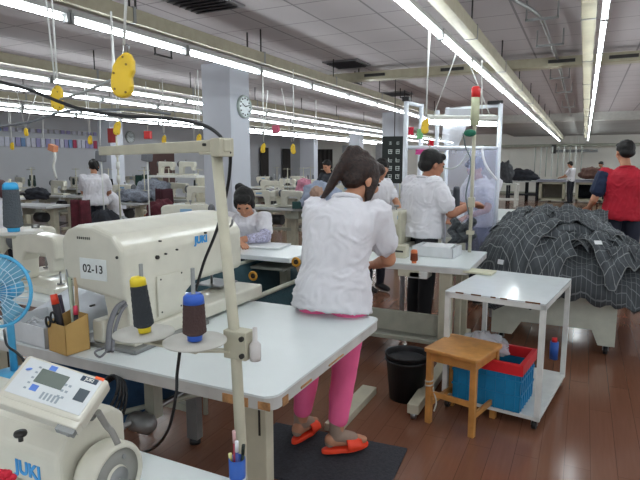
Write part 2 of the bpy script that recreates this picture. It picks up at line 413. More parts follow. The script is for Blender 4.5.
# chipped corner showing wood
WORN = pm('worn_wood', '#b98a5c', .7, var=.2, scale=40)
for (x, y, wx, h, zc) in ((-.985, 1.3905, .10, .030, .750), (-.875, 1.392, .045, .026, .75)): MB().box((x, y, zc), (wx, .004, h)).build('worn_patch', WORN, t)
for (y, wy, h) in ((1.47, .035, .03), (1.62, .08, .008), (1.88, .14, .006)): MB().box((-.8405, y, .745), (.004, wy, h)).build('worn_patch', WORN, t)
for x, y in ((-.965, 1.475), (-2.3, 1.5)):
    b = MB(); b.box((x, y, .367), (.12, .05, .733)); b.box((x-.072, y+.03, .367), (.02, .06, .733)); l = b.build('leg', CREAM2, t, bevel=.004)
    MB().box((x-.035, y-.026, .62), (.007, .004, .16)).build('slot', DARK, l); MB().box((x+.035, y-.026, .66), (.007, .004, .1)).build('slot', DARK, l)
for x, y in ((-1.83, 2.2), (-2.3, 2.2)):
    l = MB().box((x, y, .38), (.07, .05, .70)).build('leg', ALU, t, bevel=.003); MB().cyl((x, y, 0), (x, y, .03), .03, n=14).build('foot', BLACK, l)
b = MB(); b.box((-2.07, 2.2, .2), (.42, .04, .04)); b.build('stretcher', GREYC, t)

# --- blue/teal cloth trough under tables
t = thing('cloth_trough', 'dark teal cloth sling slung on rails behind the big machine table', 'cloth sling', (-1.95, 3.1, .5))
b = MB(); b.sheet(lambda u, v: Vector((-2.44+.44*v, 2.45+1.9*u, .74-.42*math.sin(PI*min(1, v*1.0)*.85)+.0*u)), 20, 12); b.build('sling_cloth', GREEN, t, solid=.004)
MB().tube([(-1.99, 2.42, .60), (-1.99, 4.3, .60)], .018, 8).build('rail', GREYC, t)
MB().b2((-2.02, 2.44, .22), (-2.0, 4.3, .60)).build('front_cloth', GREEN, t)
MB().tube([(-2.44, 2.42, .72), (-2.44, 4.3, .72)], .018, 8).build('rail', GREYC, t)
for y in (2.5, 4.25): MB().tube([(-1.99, y, .6), (-1.99, y, 0)], .015, 6).build('post', GREYC, t); MB().tube([(-2.44, y, .72), (-2.44, y, 0)], .015, 6).build('post', GREYC, t)
t = thing('cloth_trough', 'blue cloth sling hanging below the front edge of the machine table', 'cloth sling', (-1.7, 2.0, .5))
p1, p2 = Vector((-1.56, 1.45, .50)), Vector((-1.56, 2.3, .50))
b = MB(); b.sheet(lambda u, v: Vector((-1.56-.5*v, 1.5+.85*u, .50+.22*v-.12*math.sin(PI*v))), 12, 10); b.build('sling_cloth', pm('blue_canvas', '#35597c', .85, bump=.3), t, solid=.004)
MB().tube([(-1.56, 1.35, .50), (-1.56, 2.4, .50)], .012, 8).build('rail', STEEL, t)
MB().tube([(-2.06, 1.48, .72), (-2.06, 2.36, .72)], .012, 8).build('rail', STEEL, t)

# --- the big machine
t = thing('sewing_machine', 'big cream bartack machine with number plate on the large white table', 'sewing machine', (-1.73, 1.85, .783))
XL, XR, YN, YF = -1.905, -1.565, 1.50, 2.30
prof = [(XL, 1.03), (XL, 1.215), (XL+.03, 1.252), (XL+.09, 1.275), (XR-.16, 1.277), (XR-.05, 1.245), (XR, 1.185), (XR, .995), (XR-.02, .985), (XL+.02, 1.02)]
Mx = Matrix(((1, 0, 0, 0), (0, 0, -1, 0), (0, 1, 0, 0), (0, 0, 0, 1)))    # xy poly -> xz, extrude to -y
b = MB(); b.prism(prof, YF-YN, T((0, YF, 0)) @ Mx); b.build('arm', CREAM, t, bevel=.018, seg=3)
# column with swept rear
b = MB(); b.prism([(YN+.02, .86), (YN+.02, .93), (YN+.0, 1.04), (YN+.46, 1.04), (YN+.42, .985), (YN+.36, .95), (YN+.345, .86)], .125, Matrix(((0, 0, 1, XR-.127), (1, 0, 0, 0), (0, 1, 0, 0), (0, 0, 0, 1)))); b.build('column', CREAM, t, bevel=.012)
MB().b2((XR-.19, YN+.0, .80), (XR-.128, YN+.30, .895)).build('rear_cover', CREAM, t, bevel=.01)
MB().b2((XR-.19, YN+.02, .80), (XR+.02, YF+.16, .865)).build('bed', CREAM, t, bevel=.008)
MB().b2((XL+.05, YN-.01, .784), (XR+.05, YN+.45, .802)).build('base_plate', ALU, t, bevel=.003)
MB().b2((XR+.001, YN+.17, .885), (XR+.008, YN+.33, 1.055)).build('side_cover', CREAM, t, bevel=.002)
MB().b2((XL+.07, YF-.12, .97), (XR-.08, YF+.06, 1.22)).build('needle_head', CREAM, t, bevel=.015)
MB().cyl((XL+.15, YF-.01, .975), (XL+.15, YF-.01, .88), .007).b2((XL+.08, YF-.06, .878), (XR-.1, YF+.1, .886)).build('needle_bar', STEEL, t)
b = MB()
for y, z, r in ((YN+.18, 1.135, .0085), (YN+.23, 1.142, .004), (YN+.30, 1.15, .004), (YN+.19, .9, .004), (YN+.19, 1.04, .004), (YN+.32, 1.045, .004), (YN+.31, .9, .004), (YN+.2, 1.2, .004), (YN+.5, 1.2, .005), (YN+.62, 1.13, .005), (YN+.5, .85, .005), (YN+.04, .93, .005)):
    b.cyl((XR-.002, y, z), (XR+.010, y, z), r, n=10)
for x, z, r in ((XR-.03, 1.16, .006), (XR-.06, .93, .004), (XL+.05, 1.05, .003), (XR-.19, .95, .004), (XL+.1, .9, .004)):
    b.cyl((x, YN-.004, z), (x, YN+.02, z), r, n=10)
b.build('screw', SCREW, t)
b = MB()
for k in range(7): b.box((XL+.10+k*.011, YN-.0005, 1.225-.0*k), (.004, .004, .010))
b.build('vent_slot', DARK, t)
pl = MB().b2((XL+.105, YN-.003, 1.06), (XL+.25, YN+.002, 1.145)).build('number_plate', pm('plate_white', '#dfe3e0', .3), t, bevel=.001)
text_mb('02-13', .046, T((XL+.178, YN-.0035, 1.103)) @ RX(PI/2), .0006, .0006).build('plate_number', DARK, pl)
BLUETXT = pm('blue_lettering', '#2f8fd0', .4)
text_mb('JUKI', .046, T((XR+.002, YN+.47, 1.172)) @ RZ(PI/2) @ RX(PI/2), .0008, .0022).build('blue_lettering', BLUETXT, t)
# hose from rear cover down to the table
b = MB(); b.tube(bez([at(126, 302, 2.12), at(117, 308, 2.05), at(110, 326, 1.99), at(108, 352, 1.94)], 6), .011, 8); b.tube(bez([at(127, 304, 2.12), at(121, 312, 2.04), at(115, 330, 1.99), at(112, 352, 1.94)], 6), .007, 8); b.tube(bez([at(108, 350, 1.94), at(100, 357, 1.9), at(95, 352, 1.94), at(104, 348, 1.96)], 6), .004, 8)
b.build('grey_hose', pm('hose_grey', '#6f7074', .5), t)
# thread guides on far top
b = MB(); b.tube(bez([(XR-.01, YF-.12, 1.2), (XR+.03, YF-.13, 1.22), (XR+.045, YF-.14, 1.25)], 4), .006, 6); b.build('thread_guide', STEEL, t)

# --- near table
t = thing('sewing_table', 'white topped table nearest the camera at lower left below the big machine table', 'table', (-1.7, .6, 0))
b = MB(); b.b2((-2.9, .3, .70), (-.74, 1.03, .74)); b.build('laminate_top', WHITET, t, bevel=.003)
for x in (-.85, -2.6): MB().box((x, .75, .35), (.08, .05, .7)).box((x, .66, .02), (.07, .7, .04)).build('leg', CREAM2, t)

# --- near machine
t = thing('sewing_machine', 'cream sewing machine at the lower left with round handwheel', 'sewing machine', (-1.2, .8, .742))
NX0, NX1, NYa, NYb = -1.75, -.985, .73, .925
prof = [(NYa, .80), (NYa, .885), (NYa+.03, .925), (NYa+.08, .945), (NYb-.04, .945), (NYb, .91), (NYb, .80)]
b = MB(); b.prism(prof, NX1-NX0, Matrix(((0, 0, 1, NX0), (1, 0, 0, 0), (0, 1, 0, 0), (0, 0, 0, 1)))); b.build('arm', CREAM, t, bevel=.012, seg=3)
MB().b2((NX0-.02, NYa-.02, .742), (NX1+.0, NYb+.02, .80)).build('bed', CREAM, t, bevel=.006)
hc = Vector((NX1+.045, NYa+.095, .81))
MB().lathe([(.070, -.035), (.080, -.02), (.080, .02), (.075, .03), (.068, .032), (.066, .022), (.03, .020), (.028, .030), (.001, .030)], hc, (1, 0, 0), 40).build('handwheel', [CREAM], t)
MB().lathe([(.0655, .0225), (.0655, .0245), (.03, .0245), (.001, .0245)], hc, (1, 0, 0), 36).build('wheel_face', pm('wheel_grey', '#8f8f89', .4, .2), t)
b = MB(); b.lathe([(.026, .024), (.026, .034), (.001, .034)], hc, (1, 0, 0), 20)
for an in (60, 200, 320): b.lathe([(.006, .024), (.006, .027), (.001, .027)], hc+Vector((0, math.cos(R(an))*.047, math.sin(R(an))*.047)), (1, 0, 0), 10)
b.build('hub', ALU, t)
text_mb('JUKI', .044, T((-1.085, NYa-.001, .835)) @ RX(PI/2), .0008, .0018).build('blue_lettering', BLUETXT, t)
kc = onz(21, 441, .944)
MB().lathe([(.005, 0), (.005, .010), (.012, .012), (.0135, .016), (.012, .021), (.001, .022)], kc, (0, 0, 1), 20).build('knob', DARK, t)
MB().box((-1.03, NYa+.09, .9465), (.018, .008, .001)).build('orange_mark', pm('orange_sticker', '#f26a3a', .5), t)

# --- control panel, tilted, on bracket
t = thing('control_panel', 'tilted cream operation panel with small grey screen above the near machine', 'control panel', (-1.03, .80, 1.03))
pc = Vector((-1.0, .738, 1.052))
P = [at(16, 354, 1.20), at(103, 378, 1.17), at(87, 426, 1.10), at(8, 395, 1.12)]
c0 = sum(P, Vector())/4; ex = ((P[1]-P[0])+(P[2]-P[3])).normalized(); ey = ((P[0]-P[3])+(P[1]-P[2])); ey = (ey-ex*ey.dot(ex)).normalized(); ez = ex.cross(ey)
wP = ((P[1]-P[0]).length+(P[2]-P[3]).length)/2; hP = ((P[0]-P[3]).length+(P[1]-P[2]).length)/2
MP = Matrix.Translation(c0) @ Matrix((ex, ey, ez)).transposed().to_4x4()
MB().box((0, 0, -.018), (wP, hP, .036), M=MP).build('panel_body', CREAM, t, bevel=.008, seg=3)
MB().box((0, -hP/2-.004, -.016), (wP*.98, .016, .030), M=MP).build('front_lip', CREAM, t, bevel=.003)
MB().box((0, .004, .0006), (wP*.88, hP*.80, .001), M=MP).build('keypad_sheet', pm('keypad_white', '#d7dcdd', .35), t)
MB().box((-wP*.07, hP*.14, .0016), (wP*.33, hP*.31, .0015), M=MP).build('screen', pm('lcd_grey', '#707a72', .2), t)
b = MB(); b.ell(MP @ Vector((-wP*.37, hP*.2, .001)), (.007, .007, .002)); b.box((-wP*.13, hP*.36, .0015), (.016, .011, .001), M=MP); b.box((-wP*.18, -hP*.13, .0015), (.016, .014, .001), M=MP); b.build('blue_key', pm('key_blue', '#5f86d6', .4), t)
MB().box((wP*.33, hP*.02, .0015), (.024, .028, .0015), M=MP).build('key', pm('key_dark', '#4b555c', .4), t)
lb = MB().box((wP*.31, hP*.36, .0015), (.038, .012, .0012), M=MP).build('brand_label', pm('label_dark', '#39495a', .4), t)
text_mb('JUKI', .010, MP @ T((wP*.31, hP*.36, .0023)), .0003, .0003).build('label_lettering', WHITEM, lb)
MB().box((wP*.40, hP*.455, .002), (.02, .006, .002), M=MP).build('orange_sticker', _m['orange_sticker'], t)
b = MB()
for i in range(3):
    for j in range(2): b.box((wP*(.11+.05*j), hP*(.12-.13*i), .0013), (.006, .005, .0006), M=MP)
for j in range(5): b.box((-wP*(.05-.045*j), -hP*.22, .0013), (.005, .016, .0006), M=MP)
for j in range(5): b.box((-wP*.27, hP*(.3-.12*j), .0013), (.006, .004, .0006), M=MP)
b.build('printed_marks', pm('print_grey', '#9aa6ac', .5), t)
b = MB(); b.box((wP*.38, -hP*.5-.012, -.012), (.04, .022, .016), M=MP); b.cyl(MP @ Vector((wP*.43, -hP*.5-.014, -.01)), MP @ Vector((wP*.43, -hP*.5-.026, -.01)), .005); b.build('hinge_bracket', ALU, t)
b = MB(); b.tube([MP @ Vector((0, 0, -.03)), (c0.x, .83, .94)], .012, 8); b.build('support_arm', ALU, t)
b = MB(); b.tube(bez([at(98, 412, 1.16), at(106, 425, 1.2), at(112, 432, 1.2), at(118, 444, 1.2)], 5), .007, 8); b.build('grey_cable', pm('cable_grey', '#8d8b86', .6), t)

# --- thread stand pole with arm
PX_, PY_ = -.845, 1.205
t = thing('thread_stand', 'tall cream pole with long top arm and two thread discs in front of the machine', 'thread stand', (PX_, PY_, 0))
MB().tube([(-.80, 1.16, 0), (-.818, 1.178, .74), (-.845, 1.20, 1.03), (-.928, 1.244, 1.583)], .0155, 14).build('pole', CREAM2, t)
a0 = Vector((-.905, 1.235, 1.567)); a1 = at(103, 151, 2.15)
dd = (a1-a0); L_ = dd.length; ex = dd.normalized(); ez = Vector((0, 0, 1)); ey = ez.cross(ex).normalized(); ez = ex.cross(ey)
MA = Matrix.Translation(a0) @ Matrix((ex, ey, ez)).transposed().to_4x4()
MB().box((L_/2-.01, 0, 0), (L_+.06, .022, .034), M=MA).build('top_arm', CREAM2, t, bevel=.003)
MB().box((-.01, 0, -.005), (.05, .045, .05), M=MA).box((.05, 0, -.02), (.09, .03, .006), M=MA).build('arm_clamp', CREAM2, t, bevel=.004)
MB().cyl(MA @ Vector((.06, -.02, .004)), MA @ Vector((.06, .02, .004)), .004).build('arm_screw', DARK, t)
cz = Vector((-.841, 1.199, 1.02))
MB().b2((cz.x-.028, cz.y-.022, .985), (cz.x+.045, cz.y+.022, 1.065)).build('pole_clamp', CREAM2, t, bevel=.003)
MB().cyl((cz.x+.035, cz.y-.03, 1.048), (cz.x+.035, cz.y-.02, 1.048), .007).cyl((cz.x+.035, cz.y-.03, 1.0), (cz.x+.035, cz.y-.02, 1.0), .007).build('clamp_bolt', DARK, t)
d1 = at(195, 341, 1.42); d2 = at(144, 333, 1.5)
b = MB()
for p, q in (((cz.x-.02, cz.y, 1.0), (d1.x, d1.y, d1.z-.025)), ((d1.x, d1.y, d1.z-.025), (d2.x, d2.y, d2.z-.02))):
    p, q = Vector(p), Vector(q); dl = (q-p); n = Vector((0, 0, 1)); ex = dl.normalized(); ey = n.cross(ex).normalized(); ez = ex.cross(ey)
    b.box((dl.length/2, 0, 0), (dl.length+.03, .035, .006), M=Matrix.Translation(p) @ Matrix((ex, ey, ez)).transposed().to_4x4())
b.build('bracket_bar', CREAM2, t)
DISC = pm('disc_grey', '#bcbab2', .4, var=.03)
cones = []
for (dc, rr) in ((d1, .083), (d2, .083)):
    MB().lathe([(.001, -.004), (rr, -.002), (rr, .002), (.02, .0), (.001, .0)], dc, (0, 0, 1), 36).build('thread_disc', DISC, t)
    MB().tube([(dc.x, dc.y, dc.z-.03), (dc.x, dc.y, dc.z+.195)], .0055, 8).build('spindle', ALU, t)
b = MB(); pb = Vector((cz.x+.062, cz.y, .985))
b.lathe([(.015, 0), (.016, .01), (.016, .045), (.007, .055), (.0065, .092), (.001, .093)], pb, (0, 0, 1), 20); b.build('spare_spool_peg', pm('pale_plastic', '#c9c5c2', .3), t)

def cone(lab, base, h, rb, rt, col, capc, group=None, tilt=None, coreb=True, mid=None):
    t = thing('thread_cone', lab, 'thread cone', base, 0, group)
    ax = Vector(tilt or (0, 0, 1)).normalized(); base = Vector(base)
    b = MB(); pr = [(rb*.7, .015), (rb, .022)]
    n = 14
    for k in range(n+1):
        f = k/n; r = rb+(rt-rb)*f; pr.append((r+.0008*(k % 2), .022+(h-.045)*f))
    pr += [(rt*.8, h-.018), (.001, h-.018)]
    b.lathe(pr, base, ax, 28); b.build('wound_thread', pm('thread'+col, col, .9, bump=.5, bscale=160), t)
    MB().lathe([(rb*.62, 0), (rb*.66, .018), (rb*.66, .02), (.001, .02)], base, ax, 24).build('core_base', pm('core'+capc, capc, .4), t); b = MB(); b.lathe([(rt*1.04, h-.026), (rt*.98, h-.008), (rt*.72, h), (.007, h), (.007, h-.01)], base, ax, 24); b.build('core_cap', pm('core'+capc, capc, .4), t)
    return t
cone('dark grey thread cone with bright yellow cap on the left disc', (d2.x+.004, d2.y, d2.z+.003), .158, .027, .0215, '#33373b', '#e8cf2f', tilt=(-.10, -.02, 1))
cone('dark brown thread cone with blue cap on the disc by the pole', (d1.x, d1.y, d1.z+.003), .125, .031, .027, '#4a3836', '#3562c4')
# pen cup
t = thing('pen_cup', 'small blue pen cup fixed at the foot of the cream pole', 'pen cup', (-.79, 1.13, .70))
pcb = at(238, 499, 1.36)
MB().lathe([(.001, 0), (.020, 0), (.021, .11), (.0185, .11), (.0175, .01), (.001, .01)], pcb, (0, 0, 1), 24).build('cup', BLUEM, t)
MB().lathe([(.0215, .055), (.0215, .06), (.0213, .061)], pcb, (0, 0, 1), 24).build('rim_band', WIRE, t)
for i, (dx, dy, l, col, cap, lab) in enumerate(((-.007, .002, .185, '#a72f45', '#c9a0a0', 'dark red pencil with pale end, tallest in the blue pen cup'), (.004, -.006, .165, '#3d4a8f', '#e3e4ea', 'blue pen with a white grip in the blue pen cup'), (.011, .006, .15, '#27382f', '#1d2a22', 'dark green pen leaning right in the blue pen cup'), (-.013, -.004, .125, '#d5d36a', '#e6e29a', 'yellow pencil, shortest in the blue pen cup'))):
    p = thing('pen', lab, 'pen', pcb+Vector((dx, dy, .012))); q = pcb+Vector((dx*1.15, dy*1.15, l*.8))
    MB().tube([pcb+Vector((dx, dy, .012)), q], .0042, 8).build('barrel', pm('pen'+col, col, .4), p)
    MB().tube([q, q+Vector((dx*.2, dy*.1, l*.17))], .0046, 8).build('cap', pm('pen'+cap, cap, .4), p)

# black cable sweeping over
b = MB(); b.tube(bez([at(-30, 76, 1.75), at(0, 82, 1.7), at(30, 90, 1.67), at(60, 102, 1.62), at(85, 110, 1.6), at(125, 116, 1.55), at(165, 118, 1.52), at(200, 124, 1.5), at(218, 134, 1.49), at(229, 150, 1.47), at(230, 168, 1.5), at(226, 195, 1.55), at(216, 232, 1.65), at(204, 262, 1.75), at(196, 290, 1.85)], 6), .0050, 8)
tag(b.build('power_cable', BLACK), 'black cable arching from the upper left over the pole down to the big machine', 'cable')
b = MB(); b.tube(bez([at(-10, 128, 2.6), at(30, 122, 2.5), at(62, 112, 2.4), at(90, 110, 2.3), at(140, 110, 2.2), at(170, 114, 2.1)], 6), .0055, 8)
tag(b.build('power_cable', pm('cable_faded', '#6c7074', .6)), 'thinner grey cable sagging behind the black one at upper left', 'cable')
b = MB(); b.tube(bez([at(180, 350, 1.43), at(177, 375, 1.5), at(176, 395, 1.5), at(168, 430, 1.6), at(150, 450, 1.8), at(120, 455, 2.0)], 6), .0045, 8)
tag(b.build('power_cable', BLACK), 'thin black cable dropping from the thread discs past the table edge', 'cable')
b = MB(); b.tube(bez([at(4, 330, 1.9), at(7, 345, 1.75), at(16, 352, 1.68), at(22, 358, 1.6), at(26, 365, 1.6)], 6), .004, 6)
tag(b.build('power_cable', BLACK), 'thin dark cable over the table edge beside the white box', 'cable')
# coil of cables under table
b = MB()
for k in range(4):
    c = at(108, 393, 1.95); r = .05+.013*k
    b.tube([c+Vector((math.cos(a)*r*.8, math.sin(a)*r*.6, math.sin(a)*r*1.1-.02*k)) for a in [2*PI*i/24 for i in range(25)]], .006, 6)
tag(b.build('cable_coil', BLACK), 'coiled black cables hanging under the front edge of the machine table', 'cable')
t = thing('motor_bracket', 'greasy grey motor fittings hanging below the table at left', 'motor', at(150, 440, 2.2))
c = at(150, 432, 2.15); MB().lathe([(.03, 0), (.04, .02), (.04, .10), (.02, .12), (.001, .12)], c-Vector((.1, 0, -.03)), (1, 0, 0), 20).build('motor', ALU, t)
MB().box(c+Vector((-.05, .08, .12)), (.05, .05, .2)).build('bracket', GREYC, t); MB().tube([c+Vector((-.2, .0, .03)), c+Vector((.1, .5, .03))], .012, 6).build('belt_rod', GREYC, t)

# --- tool carton, white box, on table
CARD = pm('tan_card', '#c59f5f', .6, var=.04)
ZT = .784
bx, by = -1.80, 1.425
t = thing('tool_holder', 'open tan carton of tools standing on the table left of the machine', 'box', (bx, by, ZT), R(-8))
wx, wy, hh = .12, .10, .145
MB().b2((-wx/2, -wy/2, 0), (wx/2, -wy/2+.003, hh-.028)).build('front_wall', CARD, t, world=False)
MB().b2((-wx/2, wy/2-.003, 0), (wx/2, wy/2, hh)).build('back_wall', CARD, t, world=False)
b = MB(); b.prism([(-wy/2, 0), (wy/2, 0), (wy/2, hh), (-wy/2, hh-.028)], .003, T((-wx/2, 0, 0)) @ Matrix(((0, 0, 1, 0), (1, 0, 0, 0), (0, 1, 0, 0), (0, 0, 0, 1)))); b.build('side_wall', CARD, t, world=False)
b = MB(); b.prism([(-wy/2, 0), (wy/2, 0), (wy/2, hh), (-wy/2, hh-.028)], .003, T((wx/2-.003, 0, 0)) @ Matrix(((0, 0, 1, 0), (1, 0, 0, 0), (0, 1, 0, 0), (0, 0, 0, 1)))); b.build('side_wall', CARD, t, world=False)
MB().b2((-wx/2, -wy/2, 0), (wx/2, wy/2, .003)).build('base', CARD, t, world=False)
Wt = W(t)
def tool(name, lab, cat, x, y, tip, parts):
    t = thing(name, lab, cat, Wt @ Vector((x, y, .005)))
    a = Wt @ Vector((x, y, .005)); e = a+Vector(tip)
    for nm, f0, f1, r0, r1, mat, sq in parts:
        MB().tube([a.lerp(e, f0), a.lerp(e, f1)], [r0, r1], 10, sq=sq).build(nm, mat, t)
    return t
tool('screwdriver', 'black handled tool with red cap in the tan carton', 'screwdriver', -.03, .0, (-.035, -.01, .215), (('handle', 0, .82, .013, .015, pm('tool_black', '#25222a', .4), 1), ('cap', .82, 1, .015, .013, pm('cap_red', '#e0452c', .4), 1)))
tool('marker', 'dark violet tool leaning left of the red capped one in the tan carton', 'marker', -.042, .02, (-.08, .03, .19), (('barrel', 0, 1, .014, .014, pm('dark_violet', '#3a2f45', .5), 1),))
tool('strip', 'pale green plastic strip leaning in the tan carton', 'strip', .015, .02, (-.075, .05, .27), (('blade', 0, 1, .014, .010, pm('pale_green_strip', '#b9c3b0', .5), .3),))
tool('strip', 'beige wooden strip leaning beside the green one in the tan carton', 'strip', .035, .02, (-.07, .06, .27), (('blade', 0, 1, .012, .009, pm('beige_strip', '#bfa587', .6), .3),))
tool('strip', 'narrow grey strip leaning furthest left in the tan carton', 'strip', .0, .03, (-.085, .045, .30), (('blade', 0, 1, .008, .006, pm('grey_strip', '#8d8f90', .5), .4),))
tool('marker', 'short red tipped pen at the right of the tan carton', 'marker', .042, .01, (-.012, .01, .175), (('barrel', 0, .8, .008, .008, pm('tool_black', '#25222a', .4), 1), ('tip', .8, 1, .01, .008, pm('tip_pink', '#d2405a', .4), 1)))
sc_t = thing('scissors', 'black handled scissors hooked over the front of the tan carton', 'scissors', Wt @ Vector((-.02, -.05, .12)))
c = Wt @ Vector((-.03, -.046, .12)); b = MB()
for dx, dz in ((-.018, .0), (.012, .022)):
    cc = c+Vector((dx, -.005, dz)); b.tube([cc+Vector((math.cos(a)*.013, 0, math.sin(a)*.02)) for a in [2*PI*i/16 for i in range(17)]], .0045, 6)
b.build('handle', BLACK, sc_t); MB().box(c+Vector((0, .012, -.05)), (.014, .003, .08)).build('blade', STEEL, sc_t)
# white box
t = thing('open_box', 'white open box of small parts on the table left of the tan carton', 'box', (-2.03, 1.5, ZT), R(-6))
W2 = .30; D2 = .2; H2 = .085
b = MB(); b.b2((-W2/2, -D2/2, 0), (W2/2, D2/2, .004)); b.b2((-W2/2, -D2/2, 0), (W2/2, -D2/2+.004, H2)); b.b2((-W2/2, D2/2-.004, 0), (W2/2, D2/2, H2)); b.b2((-W2/2, -D2/2, 0), (-W2/2+.004, D2/2, H2)); b.b2((W2/2-.004, -D2/2, 0), (W2/2, D2/2, H2)); b.build('tray', pm('white_card', '#d3d6d8', .6), t, world=False)
b = MB(); b.sheet(lambda u, v: Vector((-.13+.26*u, -.085+.17*v, .05+.03*noise.noise(Vector((u*4, v*4, 1))))), 12, 10); b.build('plastic_bag', CLEAR, t, world=False)
t = thing('paper_bundle', 'white plastic wrapped bundle behind the tan carton', 'bundle', (-1.9, 1.75, ZT)); 
b = MB(); b.sheet(lambda u, v: Vector((-2.35+.42*u, 1.62+.35*v, ZT+.14*math.sin(PI*u)**.5*math.sin(PI*v)**.5+.02*noise.noise(Vector((u*5, v*5, 3))))), 20, 16); b.build('wrap', pm('white_wrap', '#d5dbe2', .35, bump=.3, bscale=25), t)
# --- left rear station: table, machine, cone
t = thing('sewing_table', 'white topped sewing table behind the blue fan at the left', 'table', (-3.2, 2.3, 0))
MB().b2((-4.4, 1.9, .74), (-2.48, 2.55, .78)).build('laminate_top', WHITET, t, bevel=.004)
for x in (-2.62, -4.2): MB().box((x, 2.25, .37), (.08, .06, .74)).box((x, 2.25, .02), (.07, .55, .04)).build('leg', CREAM2, t)

# blue fan
fc = at(-3, 291, 1.78)
t = thing('desk_fan', 'blue desk fan with wire guard cut off at the left edge', 'fan', (fc.x, fc.y, ZT))
nf = (Vector((0, 0, fc.z))-fc); nf = Vector((.35, -.9, .1)).normalized()
a_, b__ = MB().frame(nf); BF = pm('fan_blue', '#4fa8d4', .4); GW = pm('guard_pale', '#bcd6e4', .5)
b = MB(); b.tube([fc+(a_*math.cos(q)+b__*math.sin(q))*.118 for q in [2*PI*i/40 for i in range(41)]], .006, 8); b.build('guard_rim', BF, t)
b = MB()
for k in range(36):
    q = 2*PI*k/36; e = a_*math.cos(q)+b__*math.sin(q); b.tube([fc+e*.03+nf*.03, fc+e*.08+nf*.028, fc+e*.117], .0013, 4)
for r_, dz in ((.055, .03), (.085, .026)): b.tube([fc+(a_*math.cos(q)+b__*math.sin(q))*r_+nf*dz for q in [2*PI*i/32 for i in range(33)]], .0013, 4)
b.build('wire_guard', GW, t)
MB().lathe([(.034, 0), (.032, .006), (.001, .008)], fc+nf*.028, nf, 24).build('guard_badge', BF, t)
b = MB()
for k in range(3):
    q = 2*PI*k/3; e = a_*math.cos(q)+b__*math.sin(q); s_ = nf.cross(e)
    b.sheet(lambda u, v: fc+e*(.02+.085*u)+s_*((v-.5)*(.04+.07*u))+nf*(-.012+.03*(v-.5)), 6, 6)
b.build('blade', pm('blade_blue', '#7fc1dd', .3, alpha=.8), t, solid=.002)
MB().lathe([(.035, 0), (.04, .03), (.03, .08), (.001, .085)], fc-nf*.02, -nf, 20).build('motor_housing', BF, t)
b = MB(); b.tube([fc-nf*.05, (fc.x-.02, fc.y+.05, ZT+.02)], .012, 10); b.lathe([(.08, 0), (.08, .012), (.03, .025), (.001, .025)], (fc.x-.02, fc.y+.05, ZT), (0, 0, 1), 28); b.build('base', BF, t)
# ================================================================== PEOPLE
def V(*a): return Vector(a)
def cap(b, p0, p1, r0, r1, sq=1):
    p0, p1 = Vector(p0), Vector(p1)
    b.tube([p0, p0.lerp(p1, .5), p1], [r0, (r0+r1)/2, r1], 14, sq=sq); b.ell(p0, (r0,)*3, n=7); b.ell(p1, (r1,)*3, n=7)
def orth(f, u):
    f = Vector(f).normalized(); u = Vector(u); r = f.cross(u).normalized(); u = r.cross(f); return r, f, u
def hand(b, wr, d, n, side, curl=.5, k=1.0):
    # d along the fingers, n out of the palm, side = thumb direction sign along d x n
    d = Vector(d).normalized(); n = Vector(n); n = (n-d*n.dot(d)).normalized(); s = d.cross(n)*side
    M3 = Matrix((s, d, n)).transposed()
    b.ell(wr+d*.045*k, (.037*k, .052*k, .016*k), M3, 8); cap(b, wr-d*.01, wr+d*.03*k, .022*k, .022*k)
    for i, (off, ln) in enumerate(((.029, .066), (.010, .074), (-.009, .070), (-.027, .056))):
        p = wr+d*.080*k+s*off*k; fan = s*(off*1.6)
        a1 = curl*.7; a2 = curl*1.5
        d1 = (d*math.cos(a1)+n*math.sin(a1)+fan*2).normalized(); d2 = (d*math.cos(a2)+n*math.sin(a2)+fan*2).normalized()
        q = p+d1*ln*.55*k; cap(b, p-d*.02*k, q, .0088*k, .0082*k); cap(b, q, q+d2*ln*.45*k, .0082*k, .007*k)
    p = wr+d*.02*k+s*.028*k; d1 = (d*.75+s*.65+n*.3).normalized(); q = p+d1*.04*k
    cap(b, p, q, .012*k, .010*k); cap(b, q, q+(d*.9+s*.15+n*.45).normalized()*.03*k, .010*k, .008*k)
def headmesh(b, c, f, u, k=1.0):
    r, f, u = orth(f, u); M3 = Matrix((r, f, u)).transposed(); P = lambda x, y, z: c+(r*x+f*y+u*z)*k
    E = lambda p, rr, n=10: b.ell(P(*p), [x*k for x in rr], M3, n)
    E((0, -.012, .03), (.073, .092, .082)); E((0, .025, -.015), (.060, .062, .085)); E((0, .055, -.078), (.030, .026, .024)); E((0, .01, -.045), (.056, .06, .045))
    E((0, .084, -.028), (.014, .018, .013)); cap(b, P(0, .083, .012), P(0, .094, -.022), .007*k, .010*k); E((0, .078, .028), (.048, .014, .010))
    E((0, .078, -.055), (.022, .012, .006)); E((0, .077, -.064), (.018, .012, .006))
    for s in (-1, 1):
        E((s*.072, -.005, -.008), (.009, .018, .030), 6); E((s*.036, .062, -.02), (.022, .022, .022))
